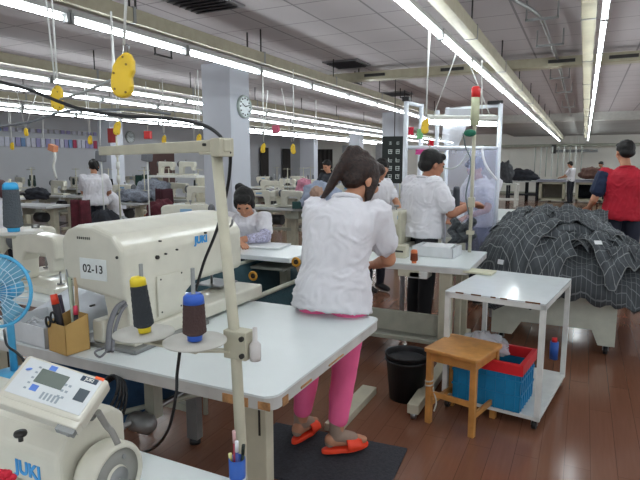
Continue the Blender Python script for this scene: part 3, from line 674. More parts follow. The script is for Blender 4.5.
def human(label, loc, rz, J, shirt=SHIRTW, sleeve=.6, pants=NAVY, hem=1.0, skin=SKIN, hair=None, shoes=None, female=True, voxel=.011, k=1.0, cat='person', loose=.0, hands=None, shoe_name='shoe', collar=True, sleeve_mat=None, sock=None, shirt_hem=-.06, pant_fit=.012):
    t = thing('person', label, cat, loc, rz)
    g = lambda n: Vector(J[n])
    pel, neck = g('pel'), g('neck'); shL, shR = g('shL'), g('shR'); rt = (shR-shL).normalized()
    ax = (neck-pel); axn = ax.normalized(); fw = axn.cross(rt)*1; fw = fw if fw.length else V(0, 1, 0); fw = -fw.normalized() if False else fw.normalized()
    hips = [g('hipL'), g('hipR')]; hr = (hips[1]-hips[0]).normalized()
    S = [(-.17, .160, .110), (-.09, .158, .108), (0, .160, .115), (.12, .150, .108), (.30, .130, .096), (.50, .140, .102), (.72, .158, .110), (.88, .165, .095), (.97, .10, .065), (1.04, .058, .055)]
    if not female: S = [(-.22, .155, .108), (-.09, .152, .107), (0, .155, .115), (.12, .152, .115), (.30, .148, .112), (.50, .160, .118), (.72, .185, .125), (.88, .190, .105), (.97, .11, .07), (1.04, .064, .06)]
    mid = g('mid') if 'mid' in J else pel.lerp(neck, .5)
    def spine(f):
        return pel*(1-f)*(1-f)+mid*2*f*(1-f)*1.0+neck*f*f if False else (pel+(neck-pel)*f + (mid-pel.lerp(neck, .5))*4*f*(1-f) if 0 <= f <= 1 else pel+(neck-pel)*f)
    def torso(b, inf, lo=-1, hi=2, flare=0):
        secs = []
        for f, a, c in S:
            if f < lo or f > hi: continue
            h = hr.lerp(rt, min(1, max(0, f))).normalized(); fwv = axn.cross(h).normalized()
            e = inf*(1 if f < .9 else .55)+flare*max(0, 1-f*2.2)
            secs.append((spine(f), h*(a*k+e), fwv*(c*k+e)))
        b.loft(secs, 22)
    # body
    b = MB(); torso(b, -.014, lo=-.1)
    hc = g('head'); cap(b, neck-axn*.03, hc-Vector(J['hu']).normalized()*.05*k, .052*k, .047*k); headmesh(b, hc, J['hf'], J['hu'], k)
    for s in 'LR':
        sh, el, wr = g('sh'+s), g('el'+s), g('wr'+s)
        cap(b, sh, el, .046*k, .038*k); cap(b, el, wr, .038*k, .025*k)
        d = Vector(J['hd'+s]) if 'hd'+s in J else wr-el; n = Vector(J.get('hn'+s, (0, 0, -1)))
        hand(b, wr, d, n, 1 if s == 'L' else -1, J.get('curl', .5), k)
        hp, kn, an = g('hip'+s), g('kn'+s), g('an'+s)
        cap(b, hp, kn, .078*k, .052*k); cap(b, kn, kn.lerp(an, .35), .05*k, .051*k); cap(b, kn.lerp(an, .35), an, .051*k, .032*k)
        td = Vector(J.get('toe'+s, (0, 1, 0))).normalized()
        cap(b, an+V(0, 0, -.02)-td*.03, an+td*.12+V(0, 0, -.045), .033*k, .026*k); cap(b, an+td*.12+V(0, 0, -.045), an+td*.155+V(0, 0, -.05), .03*k, .02*k)
    body = fuse(b, 'body', skin, None, voxel, 3); body.parent = t
    # shirt
    def wr_shirt(co):
        a_ = noise.noise(co*6); q = Vector((co.x*7+co.z*6+a_*2, co.y*7, co.z*9-co.x*6+a_*2))
        return .005*noise.noise(co*9)+.009*(1-abs(noise.noise(q))*2.4)**3*(1 if abs(noise.noise(q))*2.4 < 1 else 0)+.005*(1-abs(noise.noise(q*2.1+V(3, 1, 2)))*2)-.006
    b = MB(); torso(b, .014+loose, lo=shirt_hem-.04, flare=loose*.45)
    for s in 'LR':
        sh, el, wr = g('sh'+s), g('el'+s), g('wr'+s); b.ell(sh, (.066*k+loose*.5,)*3, n=8)
        if sleeve <= 1: cap(b, sh, sh.lerp(el, sleeve), .062*k+loose*.5, .060*k+loose*.6)
        else:
            cap(b, sh, el, .062*k, .054*k); cap(b, el, el.lerp(wr, sleeve-1), .054*k, .042*k)
    so = fuse(b, 'shirt', shirt, None, max(.009, voxel), 3, wr_shirt); so.parent = t
    if sleeve_mat:
        for s in 'LR':
            sh, el = g('sh'+s), g('el'+s); b = MB(); cap(b, sh.lerp(el, .10), sh.lerp(el, sleeve+.05), .073*k+loose*.7, .068*k+loose*.7); q = fuse(b, 'sleeve', sleeve_mat, None, .012, 3, wr_shirt); q.parent = t
    if collar:
        b = MB(); n_ = []
        r_, f_, u_ = orth(Vector(axn.cross(rt)), axn); c = neck+axn*.012
        for i in range(21):
            a = 2*PI*i/20; n_.append(c+(rt*math.cos(a)*.066+f_*math.sin(a)*.062)*k+axn*(.006 - .012*math.sin(a)))
        b.tube(n_, .012, 8, sq=1); co = b.build('collar', shirt, None); co.parent = t
    # pants
    if pants:
        b = MB(); torso(b, .008, lo=-.1, hi=.13)
        for s in 'LR':
            hp, kn, an = g('hip'+s), g('kn'+s), g('an'+s); e = pant_fit
            cap(b, hp, kn, .080*k+e, .054*k+e); f = hem
            if f > .35: cap(b, kn, kn.lerp(an, .35), .052*k+e, .051*k+e); cap(b, kn.lerp(an, .35), kn.lerp(an, f), .051*k+e, (.051-.019*(f-.35)/.65)*k+e*1.2)
        po = fuse(b, 'trousers', pants, None, max(.010, voxel), 3, lambda co: .004*noise.noise(co*14)); po.parent = t
    for s in 'LR':
        an = g('an'+s); td = Vector(J.get('toe'+s, (0, 1, 0))).normalized()
        if sock: b = MB(); cap(b, an+V(0, 0, .10), an, .036*k, .036*k); cap(b, an, an+td*.09+V(0, 0, -.03), .037*k, .032*k); cap(b, an-td*.035+V(0,0,-.03), an, .03, .034); q = fuse(b, 'sock', sock, None, .007, 3); q.parent = t
        if shoes == 'slipper':
            sd = V(td.y, -td.x, 0); M = Matrix((sd, td, V(0, 0, 1))).transposed().to_4x4(); z = an.z-.088
            pts = [(math.sin(a)*(.046 if math.cos(a) > 0 else .038), .055-.005+math.cos(a)*.132) for a in [2*PI*i/28 for i in range(28)]]
            b = MB(); b.prism(pts, .026, T((an.x, an.y, z)) @ M); sp = b.build('slipper', ORANGE, t, world=False, bevel=.008, seg=3)
            b = MB()
            b.sheet(lambda u, v: Vector((an.x, an.y, z+.018))+sd*(math.cos(PI*u)*.052)+V(0, 0, 1)*(math.sin(PI*u)**.7*.062)*(1-.35*v)+td*(.045+.085*v), 16, 5)
            st_ = b.build('strap', ORANGE, sp, world=False, solid=.006)
        elif shoes:
            b = MB(); cap(b, an-td*.035+V(0, 0, -.03), an+td*.12+V(0, 0, -.045), .044*k, .038*k); cap(b, an+td*.12+V(0, 0, -.045), an+td*.165+V(0, 0, -.048), .038*k, .030*k)
            q = fuse(b, shoe_name, shoes, None, .010, 3); q.parent = t
    # eyes
    r, f, u = orth(J['hf'], J['hu'])
    for s in (-1, 1):
        p = hc+(r*s*.031+f*.076+u*.008)*k; e = MB().ell(p, (.013*k, .010*k, .008*k), Matrix((r, f, u)).transposed(), 6).build('eye', pm('eye_dark', '#1b1512', .3), None); e.parent = t
    # hair
    if hair:
        M3 = Matrix((r, f, u)).transposed(); P = lambda x, y, z: hc+(r*x+f*y+u*z)*k
        b = MB(); style = hair[0]
        E = lambda p, rr: b.ell(P(*p), [x*k for x in rr], M3, 10)
        if style == 'short': E((0, -.022, .042), (.084, .094, .083)); E((0, -.055, -.01), (.074, .055, .055)); E((0, .045, .080), (.066, .045, .030))
        if style in ('pony', 'bun', 'tail'):
            E((0, -.022, .040), (.084, .098, .086)); E((0, -.058, -.015), (.072, .05, .055)); E((0, .040, .078), (.070, .05, .034))
            for s in (-1, 1): E((s*.068, .02, .01), (.016, .03, .055))
        for seq in hair[2:]:
            for (p0, r0), (p1, r1) in zip(seq, seq[1:]): cap(b, P(*p0), P(*p1), r0*k, r1*k)
        ho = fuse(b, 'hair', hair[1], None, max(.008, voxel*.9), 2, lambda co: .005*noise.noise(Vector((co.x*38, co.y*38, co.z*7)))); ho.parent = t
    return t
def stand(h=1.6):                              # upright joints for a body facing +y
    s = h/1.6
    d = dict(pel=(0, 0, .88), neck=(0, -.01, 1.325), head=(0, .02, 1.485), hf=(0, 1, 0), hu=(0, 0, 1), shL=(-.165, -.01, 1.285), shR=(.165, -.01, 1.285), elL=(-.22, 0, 1.02), elR=(.22, 0, 1.02), wrL=(-.22, .1, .80), wrR=(.22, .1, .80),
             hipL=(-.085, 0, .83), hipR=(.085, 0, .83), knL=(-.09, .01, .45), knR=(.09, .01, .45), anL=(-.09, -.01, .088), anR=(.09, -.01, .088))
    return {a: (tuple(x*s for x in b) if a not in ('hf', 'hu') else b) for a, b in d.items()}

# --- woman in pink leggings: facing away and to the right, leaning over the table
J = stand(1.58)
hdg = R(8)
root = V(-1.18, 2.43, 0)
J.update(pel=(.085, -.05, .87), mid=(.10, -.045, 1.11), neck=(.125, .045, 1.325), head=(.185, .125, 1.435), hf=(.62, .72, -.42), hu=(.28, .28, .9),
         shL=(-.03, .03, 1.275), shR=(.285, .03, 1.27), elL=(-.06, .15, 1.04), elR=(.325, .14, 1.03), wrL=(.02, .38, .97), wrR=(.20, .38, .95), hdL=(.5, .9, -.1), hdR=(-.5, .9, -.1),
         hipL=(.0, -.04, .82), hipR=(.17, -.05, .82), knL=(-.07, .02, .45), knR=(.13, .0, .45), anL=(-.12, .03, .118), anR=(.10, -.035, .118), toeL=(.22, 1, 0), toeR=(.80, .6, 0))
human('woman in white shirt, pink leggings and orange slippers standing with long ponytail', root, hdg, J, SHIRTW, .62, PINK, .72,
      hair=('tail', HAIRB, [((0, -.05, .09), .05), ((0, -.085, .115), .026), ((-.005, -.115, .10), .030), ((-.01, -.125, .04), .031), ((-.025, -.13, -.03), .028), ((-.045, -.13, -.10), .021), ((-.075, -.13, -.16), .011), ((-.08, -.135, -.21), .003)], [((.055, .02, .0), .035), ((.062, .03, -.07), .022), ((.06, .035, -.13), .006)]),
      shoes='slipper', sock=SOCK, female=True, voxel=.0065, loose=.018, pant_fit=.010, shirt_hem=-.2, k=1.04)
tag(MB().box((0, 0, .006), (.78, .50, .012)).build('floor_mat', [pm('mat_grey', '#3c3e44', .9, var=.15, scale=60, bump=.6, bscale=120)], None), 'dark grey rubber mat under the woman in orange slippers', 'mat')
o = bpy.data.objects['floor_mat']; mp_ = onz(322, 459, 0); o.location = (mp_.x, mp_.y, 0); o.rotation_euler.z = R(4)

# --- centre worker standing behind the table, facing right
J = stand(1.66)
J.update(neck=(.02, .02, 1.37), head=(.03, .075, 1.50), hf=(.1, 1, -.28), hu=(0, .3, 1), shL=(-.18, .0, 1.325), shR=(.19, .0, 1.325), elL=(-.24, .17, 1.10), elR=(.27, .12, 1.09), wrL=(-.03, .38, 1.14), wrR=(.22, .38, 1.16), hdL=(.5, 1, .1), hdR=(-.5, 1, .1), curl=.9)
cw = at(421, 240, 4.85)
human('person in white short sleeved shirt working at the table inside the plastic booth', (cw.x, cw.y, 0), R(-42), J, SHIRTW, .62, pm('charcoal_trousers', '#2b2c30', .8), .9, skin=SKIND, hair=('short', HAIR), female=False, shoes=pm('brown_shoe', '#5a4038', .6), voxel=.0085, loose=.03, k=1.15)

# --- worker seen through plastic
J = stand(1.62); J.update(neck=(.0, .05, 1.34), head=(0, .13, 1.46), hf=(0, 1, -.6), hu=(0, .5, 1), elL=(-.2, .16, 1.04), elR=(.2, .16, 1.04), wrL=(-.09, .36, .96), wrR=(.09, .36, .96))
cw = at(480, 240, 5.9)
human('person in white shirt blurred behind the clear plastic sheet of the booth', (cw.x, cw.y, 0), R(150), J, SHIRTW, .62, NAVY, 1, hair=('short', HAIR), female=False, shoes=BLACK, voxel=.012, loose=.015)

# --- seated woman at middle left table
J = stand(1.56)
J.update(pel=(0, -.08, .60), mid=(0, -.05, .83), neck=(0, .06, 1.035), head=(-.005, .15, 1.16), hf=(-.12, .78, -.62), hu=(-.05, .6, .8), shL=(-.155, .05, 1.0), shR=(.155, .05, .99), elL=(-.22, .22, .86), elR=(.20, .24, .86), wrL=(-.05, .38, .85), wrR=(.0, .42, .84), hdL=(.9, .5, -.1), hdR=(-.9, .5, -.1),
         hipL=(-.085, -.06, .57), hipR=(.085, -.06, .57), knL=(-.11, .32, .47), knR=(.11, .32, .47), anL=(-.11, .30, .09), anR=(.11, .30, .09))
gp = at(250, 240, 5.15)
FLORAL = pm('pale_floral_sleeve', '#b9b7cf', .85, var=.25, scale=70)
gt = human('seated young woman in white shirt bent over the table, hair tied back', (gp.x, gp.y, 0), R(195), J, SHIRTW, .6, NAVY, 1, hair=('pony', HAIR, [((0, -.07, .05), .04), ((.05, -.13, .05), .04), ((.06, -.155, -.03), .03), ((.06, -.15, -.10), .014)]), shoes=BLACK, voxel=.008, loose=.012, k=1.14)
for s in 'LR':
    el, wr, sh = Vector(J['el'+s]), Vector(J['wr'+s]), Vector(J['sh'+s]); b = MB(); cap(b, sh.lerp(el, .75), el, .058, .055); cap(b, el, el.lerp(wr, .7), .055, .042); q = fuse(b, 'sleeve_cover', FLORAL, None, .01, 3); q.parent = gt
# stool under her
def stool_simple(label, loc, h, mat, group=None):
    t = thing('stool', label, 'stool', loc, 0, group)
    MB().b2((-.16, -.13, h-.03), (.16, .13, h)).build('seat', mat, t, world=False, bevel=.006)
    for x in (-1, 1):
        for y in (-1, 1): MB().tube([(x*.13, y*.10, h-.03), (x*.15, y*.12, 0)], .014, 6).build('leg', mat, t, world=False)
    return t
stool_simple('low stool under the seated young woman', (gp.x+.02, gp.y+.1, 0), .48, pm('stool_brown', '#6a4a35', .6))

# --- man in red
J = stand(1.76)
J.update(head=(-.02, .045, 1.63), hf=(-.25, 1, -.15), hu=(0, .12, 1), elL=(-.29, -.02, 1.13), elR=(.30, 0, 1.12), wrL=(-.30, .20, 1.03), wrR=(.29, .2, 1.0), shL=(-.195, -.01, 1.40), shR=(.195, -.01, 1.40), curl=1.2, hdL=(-.1, 1, -.3))
mr = at(624, 200, 5.75)
human('man in red shirt with dark blue sleeves standing at the right edge', (mr.x, mr.y, 0), R(8), J, REDS, .55, pm('dark_jeans', '#232838', .8), 1, skin=SKIN, hair=('short', HAIR), female=False, shoes=BLACK, voxel=.010, loose=.022, sleeve_mat=JNAVY, shirt_hem=-.09, k=1.06)
hb = at(601, 203, 5.6)
b = MB(); b.sheet(lambda u, v: Vector((hb.x+.03*math.sin(u*9+v*2)+.05*math.cos(2*PI*u)*(1+.4*v), hb.y+.05*math.sin(2*PI*u)*(1+.5*v), 1.03-.46*v+.02*noise.noise(Vector((u*5, v*6, 4))))), 30, 24, .5, .7)
tag(b.build('cloth_bundle', PLAID3, solid=.004), 'grey green cloth hanging from the hand of the man in red', 'cloth')

# ================================================================== CENTRE FURNITURE
t = thing('work_table', 'white topped worktable between the woman in pink leggings and the plastic booth', 'table', (-1.3, 4.2, 0))
b = MB(); b.prism([(x-1.36, y+4.21) for x, y in rrect(1.35, .82, .03)], .008, T((0, 0, .777))); b.build('laminate_top', WHITET, t)
b = MB(); b.prism([(x-1.36, y+4.21) for x, y in rrect(1.345, .815, .03)], .04, T((0, 0, .737))); b.build('board', EDGE, t)
# leg frames with foot rails on castors
for x in (-.84, -1.9):
    b = MB(); b.box((x-.01, 3.85, .39), (.095, .05, .70)); b.box((x+.06, 3.95, .39), (.04, .05, .70)); b.box((x, 4.45, .39), (.07, .05, .70)); b.box((x, 4.2, .71), (.05, .7, .045)); b.box((x+.01, 3.8, .07), (.07, 1.66, .06)); l = b.build('leg_frame', CREAM2, t, bevel=.004)
    for y in (3.0, 4.6): b = MB(); b.cyl((x-.005, y, .026), (x+.025, y, .026), .026, n=14).box((x+.01, y, .04), (.04, .03, .02)).build('castor', STEEL, l)
b = MB(); b.box((-1.36, 3.95, .30), (1.05, .03, .16)); b.box((-1.36, 4.02, .17), (1.05, .22, .03)); b.build('pedal_shelf', GREYC, t, bevel=.003)
MB().b2((-1.12, 3.80, .68), (-.98, 3.95, .735)).build('drawer', pm('white_plastic_tray', '#d5d6d2', .4), t, bevel=.01)
MB().box((-1.12, 3.815, .715), (.16, .03, .05)).build('clamp_bracket', CREAM2, t)
# things on it
def wbox(name, lab, lo, hi, rz, mat, cat='box'):
    c = [(a+b_)/2 for a, b_ in zip(lo, hi)]; s = [b_-a for a, b_ in zip(lo, hi)]; t = thing(name, lab, cat, (c[0], c[1], lo[2]), rz); w, d, h = s
    b = MB(); b.b2((-w/2, -d/2, 0), (w/2, d/2, .004)); b.b2((-w/2, -d/2, 0), (w/2, -d/2+.006, h)); b.b2((-w/2, d/2-.006, 0), (w/2, d/2, h)); b.b2((-w/2, -d/2, 0), (-w/2+.006, d/2, h)); b.b2((w/2-.006, -d/2, 0), (w/2, d/2, h)); b.build('tray', mat, t, world=False)
    return t
p = onz(437, 255, .785)
t = wbox('parts_box', 'white open carton on the worktable in front of the centre worker', (p.x-.165, p.y-.12, .785), (p.x+.165, p.y+.12, .865), R(-5), pm('white_card', '#d3d6d8', .6))
b = MB()
for i in range(6): b.box((random.uniform(-.02, .02), random.uniform(-.01, .01), .05+.006*i), (.24, .17, .006), (random.uniform(-.06, .06), random.uniform(-.06, .06), random.uniform(-.1, .1)))
b.build('paper_parts', pm('paper_white', '#e3e6e8', .7), t, world=False)
p = onz(400, 257, .785)
t = thing('bobbin_box', 'small cream box with dark slots beside the white carton', 'box', (p.x, p.y, .785)); MB().b2((p.x-.06, p.y-.05, .785), (p.x+.06, p.y+.05, .88)).build('box_body', CREAM2, t, bevel=.004); MB().b2((p.x-.04, p.y-.052, .83), (p.x+.04, p.y-.048, .845)).build('slot', DARK, t)
p = onz(414, 263, .785); cone('brown and orange thread bobbin standing left of the white carton', (p.x, p.y, .785), .10, .028, .024, '#7a3b22', '#d9794a')
p = onz(427, 240, .785); cone('small brown thread bobbin behind the white carton', (p.x, p.y, .785), .10, .018, .016, '#8a4a34', '#b97755')
p = at(456, 208, 4.75); cone('dark grey thread cone beside the hands of the centre worker', (p.x, p.y, p.z), .19, .032, .027, '#43474d', '#5a5e64')
b = MB(); b.tube([(p.x, p.y, .785), (p.x, p.y, p.z)], .009, 8).lathe([(.001, 0), (.06, 0), (.06, .004), (.001, .006)], (p.x, p.y, p.z-.005), (0, 0, 1), 24)
tag(b.build('cone_stand', ALU), 'small cone stand on the worktable beside the centre worker', 'stand')
# dark garment being sewn in hands
p = at(462, 224, 4.62)
b = MB(); b.sheet(lambda u, v: Vector((p.x+.17*(u-.5)+.02*math.sin(v*11), p.y+.18*(u-.5)-.02*math.sin(u*17)+.02*v, p.z+.03-.2*v+.03*math.sin(u*9)*(1-v))), 24, 20, .3, .3)
tag(b.build('garment_piece', PLAID2, solid=.005), 'dark plaid garment piece held by the centre worker over the table', 'cloth')

# generic industrial machine head, modelled at the origin, bed along x, needle at -x
def machine_proto(label, group=None, mat=CREAM):
    t = thing('sewing_machine', label, 'sewing machine', (0, 0, 0), 0, group)
    prof = [(-.24, .20), (-.24, .30), (-.21, .325), (.20, .335), (.24, .31), (.24, .04), (.14, .04), (.13, .16), (.09, .21), (-.13, .215), (-.15, .12), (-.20, .12), (-.21, .2)]
    Mz = Matrix(((1, 0, 0, 0), (0, 0, -1, .055), (0, 1, 0, 0), (0, 0, 0, 1)))
    MB().prism(prof, .11, Mz).build('arm', mat, t, world=False, bevel=.014)
    MB().b2((-.26, -.09, 0), (.26, .09, .04)).build('bed', mat, t, world=False, bevel=.005)
    MB().lathe([(.055, 0), (.07, .01), (.07, .03), (.05, .045), (.001, .045)], (.24, 0, .27), (1, 0, 0), 20).build('handwheel', pm('wheel_dark', '#55575a', .4), t, world=False)
    MB().cyl((-.18, 0, .12), (-.18, 0, .05), .006, n=8).b2((-.195, -.015, .042), (-.165, .015, .05)).build('needle_bar', STEEL, t, world=False)
    MB().box((.02, -.0565, .275), (.12, .002, .03)).build('name_strip', pm('strip_blue', '#7fa5c4', .5), t, world=False)
    MB().cyl((.05, 0, .33), (.05, 0, .37), .006, n=8).cyl((.05, -.02, .365), (.05, .02, .365), .012, n=8).build('tension_guide', STEEL, t, world=False)
    return t
mproto = machine_proto('cream sewing machine on the white table behind the blue fan')
p = onz(34, 273, .78)
mproto.location = (-2.86, 2.12, .782); mproto.rotation_euler.z = R(172)
dup(mproto, (-3.22, 2.22, .782), R(-95), 'second cream sewing machine end on at the far left edge')
dup(mproto, (-3.55, 4.25, .78), R(20), 'cream sewing machine on the table left of the seated young woman')
cl = at(14, 232, 2.05)
t = thing('thread_stand', 'thread disc stand at the left edge carrying a blue capped cone', 'thread stand', (cl.x-.12, cl.y, .78))
MB().lathe([(.001, -.004), (.10, -.003), (.10, .002), (.001, .001)], cl, (0, 0, 1), 32).build('thread_disc', DISC, t)
MB().tube([(cl.x-.17, cl.y, .74), (cl.x-.17, cl.y, 1.75)], .013, 10).build('pole', CREAM2, t)
MB().tube([(cl.x-.17, cl.y, cl.z-.02), (cl.x, cl.y, cl.z-.015)], .010, 8).tube([(cl.x, cl.y, cl.z-.01), (cl.x, cl.y, cl.z+.2)], .005, 6).build('bracket', CREAM2, t)
cone('grey thread cone with light blue cap at the left edge', (cl.x, cl.y, cl.z+.002), .185, .034, .027, '#4c5257', '#3aa6dc')
# centre station machine in front of centre worker
dup(mproto, at(393, 250, 4.7).xy.to_3d()+V(0, 0, .785), R(80), 'cream sewing machine seen end on between the two standing workers')
p = at(393, 222, 4.72)
t = thing('machine_cabinet', 'cream boxy machine housing beside the back of the centre worker', 'sewing machine', (p.x, p.y, .785))
MB().b2((p.x-.10, p.y-.09, .785), (p.x+.10, p.y+.09, 1.11)).build('housing', CREAM2, t, bevel=.02, seg=3)
MB().b2((p.x-.03, p.y-.093, .93), (p.x+.05, p.y-.089, 1.0)).build('label', pm('pale_yellow', '#d7c98c', .5), t); MB().cyl((p.x-.05, p.y-.1, .9), (p.x-.05, p.y-.09, .9), .012, n=10).build('knob', BLUEM, t)

# middle-left tables: one white, stepped
t = thing('work_table', 'white topped table in front of the seated young woman', 'table', (-2.9, 4.2, 0))
MB().b2((-3.75, 3.62, .745), (-2.02, 4.24, .785)).build('laminate_top', WHITET, t, bevel=.006)
for x in (-2.25, -3.6): MB().box((x, 3.95, .37), (.07, .06, .74)).box((x, 3.95, .02), (.06, .6, .04)).build('leg', CREAM2, t)
p = onz(263, 235, .785)
b = MB(); b.box((-2.55, 4.05, .795), (.46, .3, .012), (0, 0, R(8))); b.box((-2.95, 3.9, .79), (.3, .22, .008), (0, 0, R(-12)))
tag(b.build('paper_pattern', pm('paper_white', '#e3e6e8', .7)), 'flat white paper patterns spread on the table of the seated woman', 'paper')
t = thing('shelf_board', 'grey lower board under the table end above the teal sling', 'shelf', (-2.1, 3.9, .6)); MB().b2((-2.6, 3.66, .665), (-2.1, 4.2, .685)).build('board', pm('board_grey_green', '#85887f', .6), t, bevel=.003)  # board in one even grey-green
def ring_tape(lab, px, py, d, n):
    c = at(px, py, d); t = thing('tape_roll', lab, 'tape roll', c-V(0, 0, .035))
    MB().tube([c+V(math.cos(a)*.028, 0, math.sin(a)*.028) for a in [2*PI*i/20 for i in range(21)]], .009, 8).build('tape', pm('tape_orange', '#c9932f', .4), t)
    MB().cyl(c+V(0, -.004, 0), c+V(0, .008, 0), .018).build('hub', pm('tape_dark', '#3a2c1c', .5), t)
ring_tape('orange ringed roll hanging under the table beside the pole', 253, 276, 3.9, 0); ring_tape('orange ringed roll under the table beside the woman in pink leggings', 296, 262, 3.9, 0)

# --- trolley
TW = pm('trolley_white', '#d9dcd8', .3, var=.05)
t = thing('trolley', 'white metal two shelf trolley with castors beside the wooden stool', 'trolley', (-.375, 3.58, 0), R(-8))
RUST = pm('rust', '#6d4a30', .8, var=.2, scale=50)
tw, td_ = .58, .80
MB().b2((-tw/2, -td_/2, .742), (tw/2, td_/2, .752)).build('top_plate', pm('trolley_top', '#dfe6e8', .12, var=.02), t, world=False, bevel=.002)
b = MB(); b.b2((-tw/2, -td_/2, .712), (tw/2, -td_/2+.025, .742)); b.b2((-tw/2, td_/2-.025, .712), (tw/2, td_/2, .742)); b.b2((-tw/2, -td_/2, .712), (-tw/2+.025, td_/2, .742)); b.b2((tw/2-.025, -td_/2, .712), (tw/2, td_/2, .742)); b.build('top_rim', TW, t, world=False)
b = MB()
for x, w in ((-.2, .05), (-.1, .06), (.0, .03), (.06, .04), (.22, .08)): MB().b2((x-w/2, -td_/2-.0008, .744), (x+w/2, -td_/2+.003, .7525)).build('rust_chip', RUST, t, world=False)
for x in (-1, 1):
    for y in (-1, 1):
        l = MB().b2((x*(tw/2-.03)-(.0 if x > 0 else .0), y*(td_/2-.03), .06), (x*tw/2, y*td_/2, .742)).build('leg', TW, t, world=False)
        c = V(x*(tw/2-.03), y*(td_/2-.03), .03); b = MB(); b.cyl(c+V(-.012, 0, 0), c+V(.012, 0, 0), .028, n=16); b.build('castor_wheel', BLACK, l, world=False)
        b = MB(); b.box(c+V(0, 0, .028), (.034, .03, .012)); b.box(c+V(.016, 0, .012), (.003, .024, .034)); b.box(c+V(-.016, 0, .012), (.003, .024, .034)); b.build('castor_fork', STEEL, l, world=False)
MB().b2((-tw/2, -td_/2, .062), (tw/2, td_/2, .085)).build('bottom_shelf', TW, t, world=False, bevel=.002)
# crate on the bottom shelf
cc = W(t) @ V(-.02, -.24, .087)
t = thing('crate', 'blue plastic crate with red rim on the bottom shelf of the trolley', 'crate', cc, R(-8))
CB = pm('crate_blue', '#1c83b4', .4); CR = pm('crate_red', '#d5262e', .4)
w, d, h = .40, .33, .27
b = MB(); b.b2((-w/2, -d/2, 0), (w/2, d/2, .006))
for x0, x1, y0, y1 in ((-w/2, w/2, -d/2, -d/2+.008), (-w/2, w/2, d/2-.008, d/2), (-w/2, -w/2+.008, -d/2, d/2), (w/2-.008, w/2, -d/2, d/2)): b.b2((x0, y0, 0), (x1, y1, h))
for z in (.09, .18): b.b2((-w/2-.006, -d/2-.006, z), (w/2+.006, d/2+.006, z+.01)) if False else (b.b2((-w/2-.006, -d/2-.006, z), (w/2+.006, -d/2, z+.01)), b.b2((w/2, -d/2, z), (w/2+.006, d/2, z+.01)), b.b2((-w/2-.006, -d/2, z), (-w/2, d/2, z+.01)))
for k_ in range(7): b.b2((-w/2+.03+k_*.056, -d/2-.005, 0), (-w/2+.036+k_*.056, -d/2, h)); 
for k_ in range(6): b.b2((w/2, -d/2+.03+k_*.05, 0), (w/2+.005, -d/2+.036+k_*.05, h))
b.build('crate_body', CB, t, world=False)
b = MB()
for x0, x1, y0, y1 in ((-w/2-.012, w/2+.012, -d/2-.012, -d/2+.014), (-w/2-.012, w/2+.012, d/2-.014, d/2+.012), (-w/2-.012, -w/2+.014, -d/2, d/2), (w/2-.014, w/2+.012, -d/2, d/2)): b.b2((x0, y0, h-.045), (x1, y1, h+.02))
b.build('red_rim', CR, t, world=False, bevel=.003)
b = MB(); b.ell((0, 0, 0), (1, 1, 1), n=22)
for v in b.b.verts:
    q = v.co.copy(); f = 1+.35*noise.noise(q*2.5)+.15*noise.noise(q*6); v.co = Vector((q.x*.13*f, q.y*.11*f, q.z*.08*f))
b.b.transform(T(cc+V(-.06, 0, .31))); tag(b.build('plastic_bag', CLEAR), 'crumpled clear plastic bag spilling out of the blue crate', 'bag')
b = MB(); b.ell((0, 0, 0), (1, 1, 1), n=20)
for v in b.b.verts:
    q = v.co.copy(); f = 1+.35*noise.noise(q*2.5+V(5, 0, 0))+.2*noise.noise(q*6); v.co = Vector((q.x*.15*f, q.y*.14*f, q.z*.09*f))
b.b.transform(T(cc+V(-.12, .36, .09))); tag(b.build('plastic_bag', pm('bag_lilac', '#c9c6d6', .3, alpha=.75, bump=.6, bscale=30)), 'pale plastic bag lying on the trolley shelf behind the crate', 'bag')
p = onz(480, 272, .755)
tag(MB().box((p.x, p.y-.02, .762), (.20, .14, .014), (0, 0, R(-6))).build('card_sheet', pm('card_cream', '#cfcdb4', .7), bevel=.002), 'cream card folder lying on the back corner of the trolley top', 'card')
# small bottles under trolley
p = onz(548, 345, 0)
t = thing('cleaner_can', 'small blue can with red top standing behind the trolley leg', 'can', (-.12, 4.2, 0)); 
MB().lathe([(.001, .0), (.03, 0), (.03, .13), (.001, .13)], (-.12, 4.2, .087), (0, 0, 1), 18).build('can_body', BLUEM, t); MB().lathe([(.001, .13), (.02, .13), (.018, .16), (.001, .16)], (-.12, 4.2, .087), (0, 0, 1), 16).build('cap', RED, t); t.location = (-.12, 4.2, .087)
for c in t.children: c.matrix_basis = Matrix.Identity(4); c.data.transform(T((0, 0, -.087)))

# --- wooden stool
WD = pm('stool_wood', '#c28a48', .45, var=.12, scale=14, coat=.3)
sq = [onz(425, 350, .45), onz(478, 364, .45), onz(500, 343, .45), onz(452, 335, .45)]
scx = sum(sq, Vector())/4
t = thing('wooden_stool', 'square wooden stool between the black bin and the trolley', 'stool', (scx.x, scx.y, 0), R(-14))
b = MB(); b.prism(rrect(.335, .36, .02), .024, T((0, 0, .436))); b.build('seat', WD, t, world=False, bevel=.006)
for x in (-1, 1):
    for y in (-1, 1): MB().box((x*.135, y*.15, .218), (.034, .034, .436)).build('leg', WD, t, world=False, bevel=.003)
for y in (-1, 1): MB().b2((-.12, y*.15-.009, .385), (.12, y*.15+.009, .436)).build('apron', WD, t, world=False); MB().b2((-.12, y*.15-.008, .17), (.12, y*.15+.008, .20)).build('stretcher', WD, t, world=False)
for x in (-1, 1): MB().b2((x*.135-.009, -.14, .385), (x*.135+.009, .14, .436)).build('apron', WD, t, world=False); MB().b2((x*.135-.008, -.14, .10), (x*.135+.008, .14, .13)).build('stretcher', WD, t, world=False)
